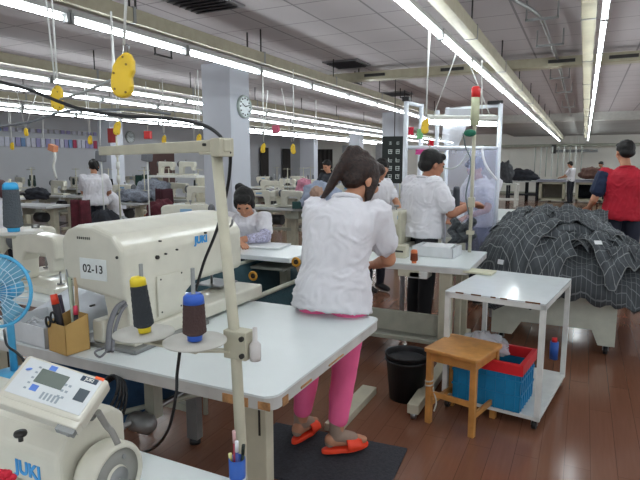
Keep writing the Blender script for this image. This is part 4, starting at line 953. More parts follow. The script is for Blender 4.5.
b = MB(); b.tube([W(t) @ V(-.135+.024*math.cos(a), -.15+.024*math.sin(a), .215+.004*a) for a in [i*.5 for i in range(30)]], .0045, 6); b.tube(bez([W(t) @ V(-.11, -.15, .21), W(t) @ V(-.08, -.165, .15), W(t) @ V(-.09, -.17, .09)], 5), .0045, 6)
tag(b.build('tied_string', pm('string_pale', '#c4c0b4', .8)), 'pale plastic string tied around the leg of the wooden stool', 'string')
# --- bin
bc = onz(406, 397, 0)
t = thing('waste_bin', 'black plastic waste bin standing left of the wooden stool', 'bin', (bc.x, bc.y, 0))
MB().lathe([(.001, .004), (.105, .004), (.108, 0), (.135, .29), (.142, .295), (.142, .305), (.132, .305), (.128, .29), (.1, .012), (.001, .012)], (bc.x, bc.y, 0), (0, 0, 1), 36).build('bin_body', BLACK, t)
MB().lathe([(.143, .262), (.143, .268), (.139, .268)], (bc.x, bc.y, 0), (0, 0, 1), 36).build('rim_band', pm('bin_rim', '#2e2f31', .4), t)
# --- small kick plate beside the woman's foot
tag(MB().box((0, 0, .025), (.10, .60, .05)).build('floor_box', CREAM2, bevel=.006), 'low cream metal foot rail on the floor beside the pink leggings', 'foot rail')
o = bpy.data.objects['floor_box']; p = onz(362, 425, 0); o.location = (-1.20, 2.93, 0)

# ================================================================== PILE CART
CZ = .46
t = thing('cloth_cart', 'pale wooden cart on castors under the heap of plaid garments', 'cart', (-.1, 5.2, 0))
PC = pm('cart_panel', '#c2c6b8', .5, var=.05)
cx0, cx1, cy0, cy1 = -.64, .30, 4.70, 5.65
MB().b2((cx0, cy0, CZ-.03), (cx1, cy1, CZ)).build('deck', PC, t)
for y in (cy0, cy1-.02):
    b = MB(); poly = [(cx0, .08), (cx0, CZ-.03), (cx1, CZ-.03), (cx1, .08), (cx1-.12, .08), (cx1-.17, .20), (cx0+.24, .20), (cx0+.17, .08)]
    b.prism(poly, .02, Matrix(((1, 0, 0, 0), (0, 0, -1, y+.02), (0, 1, 0, 0), (0, 0, 0, 1)))); b.build('end_panel', PC, t)
for x in (cx0, cx1-.02): MB().b2((x, cy0+.02, .20), (x+.02, cy1-.02, CZ-.03)).build('side_panel', PC, t)
for x in (cx0+.08, cx1-.06):
    for y in (cy0+.05, cy1-.06):
        c = MB(); c.cyl((x-.015, y, .035), (x+.015, y, .035), .034, n=18); w_ = c.build('castor_wheel', BLACK, t); MB().box((x, y, .075), (.05, .04, .012)).box((x+.02, y, .055), (.004, .03, .045)).box((x-.02, y, .055), (.004, .03, .045)).build('castor_fork', STEEL, w_)
def heap(x, y):
    u = (x+.06)/.80; v = (y-5.18)/.62
    r2 = abs(u)**2.6+abs(v)**2.6
    top = max(0, 1-r2)**.55
    return CZ+.52*top*(1-.62*max(0, u)-.04*u)
gl = ['crumpled grey plaid garment piece in the heap on the cart', 'darker finely checked garment piece in the heap on the cart', 'paler grey garment piece in the heap on the cart']
ncl = 0
def drape(cx, cy, L1, L2, ang, off, mi, seed):
    global ncl
    ca, sa = math.cos(ang), math.sin(ang); sd = V(seed*3.1, seed*1.7, 0)
    def fn(u, v):
        lx = (u-.5)*L1; ly = (v-.5)*L2
        lx += .03*noise.noise(Vector((u*3, v*3, seed))); ly += .03*noise.noise(Vector((u*3+9, v*3, seed)))
        x = cx+lx*ca-ly*sa; y = cy+lx*sa+ly*ca
        # slide back onto the heap side so edges hang instead of floating
        u_ = (x+.06)/.86; v_ = (y-5.18)/.66; rr = (abs(u_)**2.6+abs(v_)**2.6)**(1/2.6); hang = 0
        if rr > 1: hang = (rr-1)*.8; x = -.06+(x+.06)/rr*1.0; y = 5.18+(y-5.18)/rr*1.0
        z = heap(x, y)-hang
        q = Vector((x*5, y*5, seed*2.3))
        f = noise.noise(q)*.06+noise.noise(q*2.3)*.045+(1-abs(noise.noise(Vector((lx*9+ly*4, ly*5, seed))))*2)*.028+(1-abs(noise.noise(Vector((lx*6-ly*17, ly*7, seed*3))))*2)*.018
        if hang > 0: y -= f*.8*(1 if v_ < 0 else -1); x += f*.3
        z += off+f*(1 if hang == 0 else .2)
        if z < .3: z = .3+.01*seed % .02
        return Vector((x, y, z))
    b = MB(); b.sheet(fn, 44, 36, L1, L2)
    o = b.build('garment_piece', (PLAID, PLAID2, PLAID3)[mi], None, solid=.006)
    tag(o, gl[mi], 'cloth', ('grey plaid garment pieces heaped on the cart', 'fine checked garment pieces heaped on the cart', 'pale garment pieces heaped on the cart')[mi]); ncl += 1
drape(-.06, 5.18, 1.5, 1.25, .05, -.03, 1, 1)
rs = random.Random(3)
for i in range(42):
    a = rs.uniform(0, 2*PI); rr = rs.uniform(.15, .9)
    cx = -.06+.72*rr*math.cos(a); cy = 5.18+.52*rr*math.sin(a) - (.05 if i % 2 else 0)
    drape(cx, cy, rs.uniform(.3, .5), rs.uniform(.25, .42), rs.uniform(0, PI), .006+.0025*i, rs.choice((0, 0, 1, 1, 1, 2)), i+2)
# big diamond patterned piece facing camera on the left
drape(-.45, 4.95, .75, .6, .8, .10, 0, 40)
for k_, (px, py, lab) in enumerate(((482, 258, 'white paper tag on the left side of the plaid heap'), (501, 262, 'second small white tag on the plaid heap'), (598, 243, 'white tag near the right top of the plaid heap'))):
    dg_ = bpy.context.evaluated_depsgraph_get(); e_ = at(px, py, 3.9); ok_, hit, nrm, _, _, _ = sc.ray_cast(dg_, e_, (at(px, py, 5)-e_).normalized(), distance=3)
    if not ok_: hit = at(px, py, 4.95); nrm = V(0, -1, 1).normalized()
    if nrm.dot(e_-hit) < 0: nrm = -nrm
    o = MB().box((0, 0, 0), (.055, .04, .002)).build('paper_tag', pm('paper_white', '#e3e6e8', .7), None); o.location = hit+nrm*.006; o.rotation_euler = nrm.to_track_quat('Z', 'Y').to_euler(); tag(o, lab, 'tag')

# long white table behind
t = thing('cutting_table', 'long low white table behind the plaid heap', 'table', (-1.3, 7.9, 0))
MB().b2((-2.2, 7.4, .72), (-.38, 9.2, .78)).build('table_top', WHITET, t, bevel=.004)
for x in (-2.1, -.45):
    for y in (7.5, 9.1): MB().box((x, y, .36), (.05, .05, .72)).build('leg', CREAM2, t)
MB().b2((-2.2, 7.45, .25), (-.38, 7.5, .72)).build('front_panel', PC, t)

# ================================================================== BOOTH
t = thing('plastic_booth', 'white pipe frame booth hung with clear plastic sheets around the centre worker', 'booth', (-1.2, 5.1, 0))
PV = pm('pvc_white', '#d7dde4', .4)
posts = [(at(405, 165, 4.95), 1.5, 2.08), (at(420, 165, 5.25), 1.5, 2.08), (at(436, 165, 5.9), 1.5, 2.08), (at(446, 165, 5.6), 1.5, 2.08), (at(498, 165, 5.2), 1.5, 2.08)]
for (p, _, zt) in posts: MB().tube([(p.x, p.y, 0), (p.x, p.y, zt)], .022, 10).build('post', PV, t)
P_ = [p for p, _, _ in posts]
def rail(i, j, z, r=.018):
    a, c = P_[i], P_[j]; MB().tube([(a.x, a.y, z), (c.x, c.y, z)], r, 8).build('cross_rail', PV, t)
rail(0, 4, 1.66); rail(0, 1, 2.06); rail(1, 3, 1.66); rail(3, 4, 2.06); rail(2, 4, 1.66)
MB().box((P_[0].x, P_[0].y, 2.09), (.06, .06, .04)).build('clip', BLACK, t); MB().box((P_[4].x-.05, P_[4].y, 2.09), (.14, .04, .03)).build('clip', BLACK, t)
def hang(a, c, z0, z1, seed):
    b = MB(); b.sheet(lambda u, v: Vector((a.x+(c.x-a.x)*u+.02*math.sin(u*14+seed), a.y+(c.y-a.y)*u+.05*noise.noise(Vector((u*4, v*3, seed))), z1+(z0-z1)*v)), 26, 14); return b.build('plastic_sheet', SHEET, t)
hang(P_[3], P_[4], .75, 1.64, 1); q = P_[3].lerp(P_[4], .5); hang(q-V(0, .04, 0), P_[4]-V(0, .05, 0), .55, 1.66, 5); 
b = MB(); a = at(444, 155, 5.1); c = at(470, 155, 5.1)
b = MB(); b.prism([(0, 0), (.26, .0), (.10, -.42), (-.03, -.30)], .002, T((a.x, a.y, 2.02)) @ RZ(R(20)) @ RX(PI/2)); b.build('plastic_flap', CLEAR, t)
lt = thing('booth_light', 'bright fluorescent lamp lying across the top of the white booth', 'lamp', at(462, 122, 5.0))
a, c = at(428, 122, 5.05), at(496, 124, 5.05)
MB().tube([a, c], .022, 10).build('tube', emis('booth_tube_light', '#f4fbff', 14), lt); m_ = (a+c)/2; ang = math.atan2(c.y-a.y, c.x-a.x)
MB().box(m_+V(0, .0, .055), ((c-a).length, .13, .03), (R(12), 0, ang)).build('reflector', WHITEM, lt)
# cords holding the lamp, cables
b = MB(); b.tube([a+V(.05, 0, .06), (a.x+.3, a.y-.2, 2.5)], .005, 5).tube([c+V(-.05, 0, .06), (-1.08, c.y, 2.55)], .005, 5); tag(b.build('drop_wire', WIRE), 'pale cords slanting up from the booth lamp to the light row', 'cord')
b = MB(); b.tube(bez([at(482, 148, 5.0), at(484, 160, 5.0), at(489, 170, 5.0), at(497, 180, 5.0)], 6), .010, 8); tag(b.build('curved_tube', emis('white_plastic_glow', '#ffffff', .6)), 'bright white curved hose on the right plastic sheet', 'hose')
bpy.data.objects['curved_tube'].active_material = pm('white_hose', '#f3f5f7', .3)
b = MB(); b.tube(bez([at(428, 140, 4.9), at(431, 150, 4.9), at(436, 160, 4.8), at(445, 168, 4.8), at(458, 166, 4.8), at(470, 150, 4.8)], 6), .006, 6); tag(b.build('air_hose', pm('hose_pale', '#b9bdb4', .5)), 'pale looping air hose hanging behind the head of the centre worker', 'hose')
b = MB(); b.tube(bez([at(463, 133, 4.5), at(466, 148, 4.5), at(471, 160, 4.45), at(470, 175, 4.45), at(466, 195, 4.4), at(469, 215, 4.4)], 6), .006, 6); tag(b.build('air_hose', pm('hose_dark', '#5f6a68', .5)), 'dark hose hanging along the cream stand pole in front of the booth', 'hose')
# bottle topped stand
bp = at(473, 165, 4.4)
t = thing('thread_stand', 'cream pole stand with a red capped tube at its top before the booth', 'thread stand', (bp.x, bp.y, .785))
MB().tube([(bp.x, bp.y, .785), (bp.x, bp.y, 1.9)], .015, 10).build('pole', CREAM2, t)
MB().lathe([(.001, 0), (.034, 0), (.034, .22), (.001, .22)], (bp.x, bp.y, 1.82), (0, 0, 1), 20).build('pale_tube', pm('tube_pale_green', '#c3c6a5', .5), t)
MB().lathe([(.035, 0), (.036, .07), (.025, .085), (.001, .085)], (bp.x, bp.y, 2.04), (0, 0, 1), 20).build('red_cap', RED, t)
b = MB(); b.ell((bp.x-.03, bp.y-.02, 1.76), (.05, .03, .03)); b.build('green_tie', pm('green_tie', '#1e6b52', .6), t)
MB().box((bp.x, bp.y, 1.2), (.05, .04, .08)).box((bp.x, bp.y, .95), (.06, .05, .03)).build('pole_clamp', CREAM2, t)
# coloured rags on booth corner
for (px, py, col, w, h, lab) in ((411, 131, '#e23a55', .05, .07, 'small red rag tied on the booth corner'), (420, 134, '#86c98e', .06, .09, 'small green rag tied on the booth corner'), (431, 143, '#e02a3c', .05, .05, 'bright red tag on the booth cross rail'), (424, 152, '#e65aa0', .16, .045, 'pink strip of cloth across the booth above the centre worker')):
    p = at(px, py, 4.9); b = MB(); b.sheet(lambda u, v: Vector((p.x+(u-.5)*w, p.y+.01*math.sin(u*9+v*4), p.z-h*(v-.5))), 8, 8); tag(b.build('rag', pm('rag'+col, col, .8), None, solid=.004), lab, 'rag')
# black notice board on far column
bb = at(394, 160, 7.2)
t = thing('notice_board', 'black notice board with white characters hanging left of the booth', 'sign', (bb.x, bb.y, bb.z-.3))
an_ = R(12); MB().box(bb, (.32, .03, .62), (0, 0, an_)).build('board', pm('board_black', '#1f2422', .6), t, bevel=.004)
b = MB()
for r_ in range(5):
    for c_ in range(2):
        o_ = bb+Vector((math.cos(an_)*(-.05+.10*c_)+math.sin(an_)*.018, math.sin(an_)*(-.05+.10*c_)-math.cos(an_)*.018, .22-.11*r_))
        s = .062 if r_ else .04
        for dx, dz, w, h in ((0, .4, .9, .12), (0, 0, .9, .12), (0, -.4, .8, .12), (-.35, 0, .12, .9), (.3, .1, .12, .7), (0, .2, .12, .6)):
            if random.random() < .8: b.box(o_+Vector((dx*s*math.cos(an_), dx*s*math.sin(an_), dz*s)), (w*s, .003, h*s), (0, 0, an_))
b.build('white_characters', pm('chalk_white', '#cfd6d2', .7), t)
MB().tube([(bb.x, bb.y, bb.z+.3), (bb.x, bb.y, 2.6)], .006, 5).build('cord', DARK, t)
# head between
J = stand(1.6); J.update(neck=(0, .05, 1.33), head=(.02, .14, 1.45), hf=(.5, .8, -.35), hu=(.1, .3, 1), elL=(-.2, .16, 1.04), elR=(.2, .16, 1.04), wrL=(-.09, .36, .96), wrR=(.09, .36, .96))
cw = at(375, 240, 6.4)
human('dark haired person bent over work beside the black notice board', (cw.x, cw.y, 0), R(235), J, SHIRTW, .62, NAVY, 1, hair=('short', HAIR), female=False, shoes=BLACK, voxel=.012)
# ================================================================== BACKGROUND WORKSHOP
def gp3(px, d, z=0):
    p = at(px, 163, d); return V(p.x, p.y, z)
LB = pm('far_table_top', '#c9cccb', .4, var=.04)
def table_proto(L_=1.15, D_=.56):
    t = thing('sewing_table', 'proto', 'table', (0, 0, 0))
    MB().b2((-L_/2, -D_/2, .74), (L_/2, D_/2, .78)).build('table_top', LB, t, world=False, bevel=.004)
    for s in (-1, 1):
        b = MB(); b.box((s*(L_/2-.14), 0, .38), (.09, .10, .72)); b.box((s*(L_/2-.14), 0, .03), (.07, .52, .05)); b.box((s*(L_/2-.14), 0, .715), (.06, .45, .04)); b.build('leg', CREAM2, t, world=False)
    MB().tube([(-.05, .05, .55), (.17, .05, .55)], .09, 14).build('motor', pm('motor_dark', '#3b3d3f', .5), t, world=False)
    MB().box((0, -.02, .10), (.34, .22, .02), (R(12), 0, 0)).build('pedal', DARK, t, world=False)
    MB().box((.0, .0, .40), (.86, .04, .05)).build('stretcher', GREYC, t, world=False)
    MB().b2((-.42, -.22, .60), (-.16, .12, .735)).build('drawer', GREYC, t, world=False)
    return t
def stand_proto():
    t = thing('thread_stand', 'proto', 'thread stand', (0, 0, 0))
    MB().tube([(0, 0, 0), (0, 0, .62)], .010, 8).build('pole', CREAM2, t, world=False)
    b = MB(); b.tube([(-.14, 0, .60), (.14, 0, .60)], .006, 6).tube([(-.10, 0, .22), (.10, 0, .22)], .009, 6); b.build('cross_arm', CREAM2, t, world=False)
    for s in (-1, 1): MB().lathe([(.001, 0), (.055, .0), (.055, .004), (.001, .006)], (s*.09, 0, .225), (0, 0, 1), 18).build('disc', DISC, t, world=False)
    return t
tproto = stproto = None
def table(px, d, lab, rz=0, pos=None, group=None):
    global tproto
    p = pos or gp3(px, d)
    if tproto is None: tproto = table_proto(); tproto.location = p; tproto.rotation_euler.z = rz; tproto['label'] = lab; return tproto
    return dup(tproto, p, rz, lab, group)
def tstand(p, lab, rz=0):
    global stproto
    if stproto is None: stproto = stand_proto(); stproto.location = p; stproto.rotation_euler.z = rz; stproto['label'] = lab; return stproto
    return dup(stproto, p, rz, lab)
cproto = {}
def bcone(p, lab, col, capc):
    if (col, capc) not in cproto: cproto[(col, capc)] = cone(lab, (0, 0, 0), .16, .032, .024, col, capc); cproto[(col, capc)].location = p; return
    dup(cproto[(col, capc)], p, 0, lab)
# px, depth, rz, machine?, words for where, cones (colour, cap)
ST = [(33, 9.6, 3, None, 'in the front row at the far left', None),
      (10, 11.8, 0, 1, 'behind the front table at the far left', ('#24332f', '#303a36')),
      (56, 12.6, -4, 1, 'against the grey wall under the flags', ('#26302e', '#22282a')),
      (120, 10.3, 2, 1, 'beside the far woman with ponytail', None),
      (176, 11.2, 0, 1, 'just left of the white column', ('#1f2326', '#2a2e30')),
      (150, 13.2, 4, 1, 'behind the dark green chair', None),
      (205, 14.6, 0, 1, 'partly behind the white column', ('#3a3f44', '#505459')),
      (268, 12.6, 0, 1, 'right of the white column', ('#c7c3bb', '#8d8f95')),
      (306, 12.0, 2, 1, 'behind the pink leggings woman shoulder', ('#cf8fa4', '#b9b4ba')),
      (262, 16.5, 0, 1, 'in the back row right of the white column', ('#8a8d92', '#b5b8ba')),
      (296, 17.0, 0, 1, 'in the back row before the dark curtains', ('#6f7378', '#a9acae')),
      (330, 15.5, 0, 1, 'in the back row beside the pale blue worker', None),
      (345, 10.0, 0, 1, 'left of the dark haired person by the notice board', None),
      (370, 8.2, 20, 1, 'in front of the dark haired person by the notice board', ('#dad6c9', '#c3bda8')),
      (75, 16, 0, 1, 'in the last row before the grey wall flags', None),
      (130, 17, 0, 1, 'in the last row past the far column', ('#2c2f33', '#404448')),
      (222, 20, 0, None, 'deep behind the white column', None),
      (196, 9.6, 0, 1, 'under the long cream arm beside the white column', ('#d9d5c8', '#b0aca0')),
      (88, 12.2, 0, 1, 'behind the far woman with ponytail', ('#2a2d30', '#3b3f42')),
      (16, 15.8, 0, 1, 'in the last row at the far left', ('#2b3a35', '#232a29')),
      (286, 14.2, 0, 1, 'in the middle rows right of the white column', ('#e0dcd2', '#c5a0a8')),
      (318, 13.6, 0, 1, 'in the middle rows by the pale blue heap', ('#8d94a8', '#a7a9b3')),
      (350, 19, 0, 1, 'deep behind the ponytail of the standing woman', None)]
for i, (px, d, rz, mch, where, cn) in enumerate(ST):
    p = gp3(px, d); a = R(rz)
    table(px, d, 'cream legged sewing table '+where, a)
    if mch:
        dup(mproto, p+V(.05, 0, .78), a+(PI if i % 3 else 0), 'small cream sewing machine '+where)
        tstand(p+V(.42, .18, .78), 'thin cream thread stand '+where, a)
    if cn:
        for s, w in ((-1, 'left'), (1, 'right')): bcone(p+V(.42+s*.09, .18, .78+.23), w+' thread cone '+where, *cn)
# machines seen large on white shelves in left middle distance
t = thing('shelf_rack', 'white topped high rack with two pale machines left of the white column', 'rack', gp3(178, 10.6)); q = gp3(178, 10.6)
MB().b2((q.x-.6, q.y-.2, 1.24), (q.x+.6, q.y+.2, 1.28)).build('shelf', WHITEM, t)
for s in (-1, 1): MB().b2((q.x+s*.58-.02, q.y-.18, 0), (q.x+s*.58+.02, q.y+.18, 1.24)).build('upright', CREAM2, t)
dup(mproto, q+V(-.28, 0, 1.282), PI, 'left pale machine on the white high rack', scale=.8); dup(mproto, q+V(.24, 0, 1.282), PI, 'right pale machine on the white high rack', scale=.8)
# fabric heaps, bins, clothes among the tables
def lump(name, lab, cat, c, r, mat, seed, rough=.35):
    b = MB(); b.ell((0, 0, 0), (1, 1, 1), n=22)
    for v in b.b.verts:
        q = v.co.copy(); f = 1+rough*noise.noise(q*2+V(seed, 0, 0))+.15*noise.noise(q*5+V(0, seed, 0)); v.co = Vector((q.x*r[0]*f, q.y*r[1]*f, max(-.55, q.z)*r[2]*f))
    zmin = min(v.co.z for v in b.b.verts); b.b.transform(T(V(*c)-V(0, 0, zmin))); return tag(b.build(name, mat), lab, cat)
GH = pm('heap_grey_blue', '#878c97', .9, var=.2, scale=30, bump=.5); GM = pm('heap_maroon', '#5b2630', .9, var=.2, bump=.4); GK = pm('heap_dark', '#2c2e35', .9, var=.2); GG = pm('cloth_dark_green', '#1f3a33', .9)
lump('fabric_heap', 'grey blue fabric heap on the table beside the far woman with ponytail', 'fabric', gp3(132, 10.2, .78), (.34, .22, .16), GH, 1)
lump('fabric_heap', 'long grey fabric heap on the table before the dark green chair', 'fabric', gp3(152, 10.6, .78), (.40, .25, .24), GH, 2)
lump('fabric_heap', 'dark fabric heap on the far left table beside a machine', 'fabric', gp3(34, 10.9, .78), (.30, .2, .14), GK, 3)
lump('fabric_heap', 'maroon and dark cloth heap low in front of the high rack', 'fabric', gp3(160, 9.6, .45), (.28, .22, .24), GM, 4)
lump('fabric_heap', 'mixed dark cloth heap on the floor below the far ponytail woman table', 'fabric', gp3(100, 8.6, 0), (.35, .3, .45), GK, 5)
lump('fabric_heap', 'pale patterned cloth bag below the far table left of the big machine', 'fabric', gp3(112, 8.9, .1), (.25, .22, .30), pm('heap_pale', '#a9aeb0', .9, var=.3, scale=18), 6)
lump('fabric_heap', 'pink cloth heap on the table left of the standing ponytail woman', 'fabric', gp3(304, 11.2, .80), (.16, .16, .24), pm('heap_pink', '#cf8ba0', .9, var=.2), 7)
lump('fabric_heap', 'lilac and grey cloth on the table right of the white column', 'fabric', gp3(268, 11.4, .78), (.3, .2, .10), pm('heap_lilac', '#9794ab', .9, var=.3), 8)
lump('fabric_heap', 'pale blue cloth heap on the table behind the standing ponytail woman', 'fabric', gp3(322, 8.5, .78), (.34, .25, .26), pm('heap_paleblue', '#a6b1c6', .9, var=.1), 9)
lump('fabric_heap', 'brown skin toned bundle on top of the pale blue cloth heap', 'fabric', gp3(317, 8.3, 1.0), (.1, .1, .1), pm('heap_tan', '#c0a08c', .9), 10)
table(313, 8.9, 'cream legged table under the teal tray and pale blue cloth', 0)
table(272, 9.2, 'cream legged table nearest to the right side of the white column', 0)
t = thing('tray', 'dark teal tray on the table left of the standing ponytail woman', 'tray', gp3(304, 8.7, .78)); q = gp3(304, 8.7, .78)
MB().b2((q.x-.16, q.y-.12, .783), (q.x+.16, q.y+.12, .90)).build('tray_body', pm('tray_teal', '#2d5450', .5), t, bevel=.006)
for i, (px, d, lab) in enumerate(((258, 9.1, 'small cream machine at the left end of the table by the white column'), (276, 9.2, 'small cream machine in the middle of the table right of the white column'), (292, 9.0, 'small cream machine left of the dark teal tray'))):
    dup(mproto, gp3(px, d, .78), R(80*i+20), lab, scale=.85)
# clothes hung on chairs
def jacket(px, d, lab, mat, z0=.35, z1=1.0, w=.36, seed=0):
    t = thing('draped_chair', lab, 'chair', gp3(px, d)); q = gp3(px, d)
    b = MB(); b.sheet(lambda u, v: Vector((q.x+(u-.5)*w*(1+.25*v), q.y+.04*math.sin(u*12+seed)-.10*math.sin(PI*u), z1-(z1-z0)*v+.03*noise.noise(Vector((u*4, v*4, seed))))), 18, 14); b.build('draped_cloth', mat, t, solid=.01)
    for s in (-1, 1):
        MB().tube([(q.x+s*w*.42, q.y+.04, 0), (q.x+s*w*.42, q.y+.04, z1)], .012, 6).build('leg', DARK, t); MB().tube([(q.x+s*w*.42, q.y+.42, 0), (q.x+s*w*.42, q.y+.42, .45)], .012, 6).build('leg', DARK, t)
    MB().b2((q.x-w*.45, q.y+.02, .43), (q.x+w*.45, q.y+.44, .46)).build('seat', WD, t)
jacket(78, 8.0, 'chair with a maroon jacket beside the far woman with ponytail', GM, .3, .98, .34, 1)
jacket(143, 10.9, 'chair with dark green cloth over its back near the far pole', GG, .75, 1.28, .42, 2)
jacket(163, 9.9, 'chair with dark maroon cloth right of the grey fabric heap', pm('cloth_maroon_dark', '#45242c', .9), .3, 1.05, .36, 3)
# lamps / dark boxes on stalks
for (px, py, d, lab) in ((101, 156, 8.6, 'grey box lamp on a stalk beside the far woman with ponytail'), (147, 156, 8.6, 'grey box lamp on a stalk under the long cream arm')):
    p = at(px, py, d); t = thing('stalk_lamp', lab, 'lamp', (p.x, p.y, .78)); MB().box(p, (.15, .12, .17), (0, R(8), 0)).build('lamp_box', pm('lamp_grey', '#74777c', .5), t, bevel=.02); MB().tube([(p.x, p.y, .4), (p.x, p.y, p.z)], .012, 6).build('stalk', WIRE, t)
p = at(117, 150, 8.8); t = thing('machine_pole', 'cream pole with white sleeves right of the far woman with ponytail', 'pole', (p.x, p.y, 0)); MB().tube([(p.x, p.y, 0), (p.x, p.y, 1.95)], .014, 8).build('pole', CREAM2, t)
for z in (1.62, 1.42, 1.2): MB().tube([(p.x, p.y, z), (p.x, p.y, z+.12)], .03, 8).build('white_sleeve', WHITEM, t)
# red signal boxes
for (px, py, d, sz, lab) in ((148, 135, 7, .10, 'red plastic box hanging above the long cream arm'), (276, 129, 9, .12, 'pink red tag hanging left of the standing ponytail woman')):
    p = at(px, py, d); t = thing('hanging_tag', lab, 'tag', p); MB().box((0, 0, 0), (sz, sz*.5, sz), M=T(p)).build('tag_body', RED if px < 200 else pm('tag_pink', '#cf5f78', .6), t, bevel=.006); MB().tube([p+V(0, 0, sz/2), (p.x, p.y, 2.55)], .005, 5).build('cord', WIRE, t)
p = at(53, 148, 9); t = thing('machine_lamp', 'orange topped arm lamp standing on the table under the flags', 'lamp', (p.x, p.y, .78)); MB().box(p, (.14, .1, .11), (0, .3, 0)).build('orange_head', pm('lamp_orange', '#d18a66', .6), t, bevel=.01)
MB().tube(bez([p, p+V(.04, 0, -.15), p+V(-.02, 0, -.3), p+V(.03, 0, -.5)], 5), .02, 8).build('arm', WHITEM, t)
# yellow spring balancers: teardrop housings on cords
def balancer_proto():
    t = thing('hanging_balancer', 'proto', 'spring balancer', (0, 0, 0), 0)
    pts = [(.018, .065), (.030, .045), (.034, .015), (.028, -.005), (.034, -.03), (.030, -.055), (.012, -.067), (-.012, -.066), (-.028, -.05), (-.032, -.02), (-.030, .02), (-.018, .045), (.002, .066)]
    MB().prism(pts, .032, T((0, .016, 0)) @ RX(PI/2)).build('housing', YEL, t, world=False, bevel=.008)
    b = MB()
    for x, z in ((.0, .05), (.012, .03), (-.015, -.045), (.018, -.05), (-.022, .0)): b.cyl((x, -.0175, z), (x, -.0155, z), .0035, n=8)
    b.build('rivet', pm('rivet_dark', '#7a5f14', .5), t, world=False)
    MB().tube([(.008, 0, .065), (.010, 0, .085), (.0, 0, .09)], .003, 6).build('hook', STEEL, t, world=False)
    return t
bpro = balancer_proto()
BL = [(123, 75, 1.65, 1.0, 8, 'largest yellow spring balancer on a slanting cord above the big machine', .05), (57, 98, 2.6, 1, 0, 'yellow spring balancer hanging under the light row at upper left', 0), (117, 128, 4.6, 1, 10, 'yellow spring balancer in front of the far column', 0),
      (26, 132, 8, 1, -6, 'small yellow spring balancer before the flags, upper left one', .15), (12, 146, 8.5, 1, 0, 'pale yellow spring balancer lowest before the flags', 0), (90, 140, 7, 1, 0, 'small yellow spring balancer at the right end of the flags', 0),
      (164, 140, 6.8, 1, 0, 'small yellow spring balancer over the long cream arm', 0), (199, 139, 6.2, 1, 0, 'small yellow spring balancer left of the white column', 0), (263, 148, 6.6, 1, 8, 'orange yellow balancer right of the white column', 0), (293, 149, 6.2, 1, -8, 'orange yellow balancer left of the standing ponytail woman', 0), (425, 126, 4.2, 1, 4, 'yellow spring balancer above the centre worker', 0)]
for i, (px, py, d, k_, tl, lab, sl) in enumerate(BL):
    p = at(px, py, d)
    o = dup(bpro, p, YAW, lab) if i else bpro
    o.scale = (1.02,)*3 if i == 0 else (.9,)*3
    o.location = p; o.rotation_euler = (0, R(tl), YAW); o['label'] = lab
    top = p+V(.01, 0, .09); zt = 2.5 if d > 2 else 2.5
    e = V(top.x+sl*1.2, top.y+sl*.6, 2.56)
    MB().tube([top, e], .0045 if d < 5 else .006, 6).build('cord', WIRE, o)
p = at(110, 60, 1.7); tag(MB().tube([at(113, 82, 1.66), at(113, 60, 1.9), at(111, 12, 2.1)], .004, 6).build('drop_wire', WIRE), 'thin white cord left of the largest yellow balancer', 'cord')
tag(MB().tube([at(59, 100, 2.6), at(85, 92, 2.4), at(112, 80, 1.9)], .006, 6).build('drop_wire', pm('cord_grey', '#9ea2a0', .6)), 'grey cord strung between the two upper left balancers', 'cord')
for i, (px, py0, py1, d, lab) in enumerate(((100, 100, 146, 6, 'hanging white drop cord left of the far column'), (194, 96, 140, 7, 'white drop cord left of the white column'), (43, 80, 140, 8.5, 'thin drop cord before the flags'), (316, 100, 145, 8, 'pale drop cord left of the ponytail'), (482, 60, 115, 5, 'cream drop cord above the booth right post'))):
    tag(MB().tube([at(px, py0, d), at(px, py1, d)], .006, 5).build('drop_wire', WIRE), lab, 'cord')
# dark curtains and pale doors on the far wall
CUR = pm('curtain_dark', '#45413f', .9)
for yc, w, lab in ((24.1, .8, 'dark curtain strip on the grey side wall right of the white column'), (26.4, .9, 'dark curtain strip near the far corner of the grey side wall')):
    b = MB(); b.sheet(lambda u, v_: Vector((X0+.12+.05*math.sin(u*30), yc+(u-.5)*w, 2.3-2.2*v_)), 30, 2); tag(b.build('curtain', CUR, None, solid=.01), lab, 'curtain')
b = MB(); b.sheet(lambda u, v_: Vector((-13.6+(u-.5)*1.3, Y1-.15+.05*math.sin(u*30), 2.3-2.2*v_)), 30, 2); tag(b.build('curtain', CUR, None, solid=.01), 'wide dark curtain strip on the far end wall by the pale post', 'curtain')
v = at(307, 163, 1)-V(0, 0, EYE); k_ = 22/v.y; x = v.x*k_; struct('trim_7', MB().b2((x-.35, 22, 0), (x+.35, 22.4, 2.95)), COLW)
# brown doorway in the left wall
struct('door_1', MB().b2((X0, 15.9, 0), (X0+.05, 17.3, 2.1)), pm('door_brown', '#5c4440', .6))

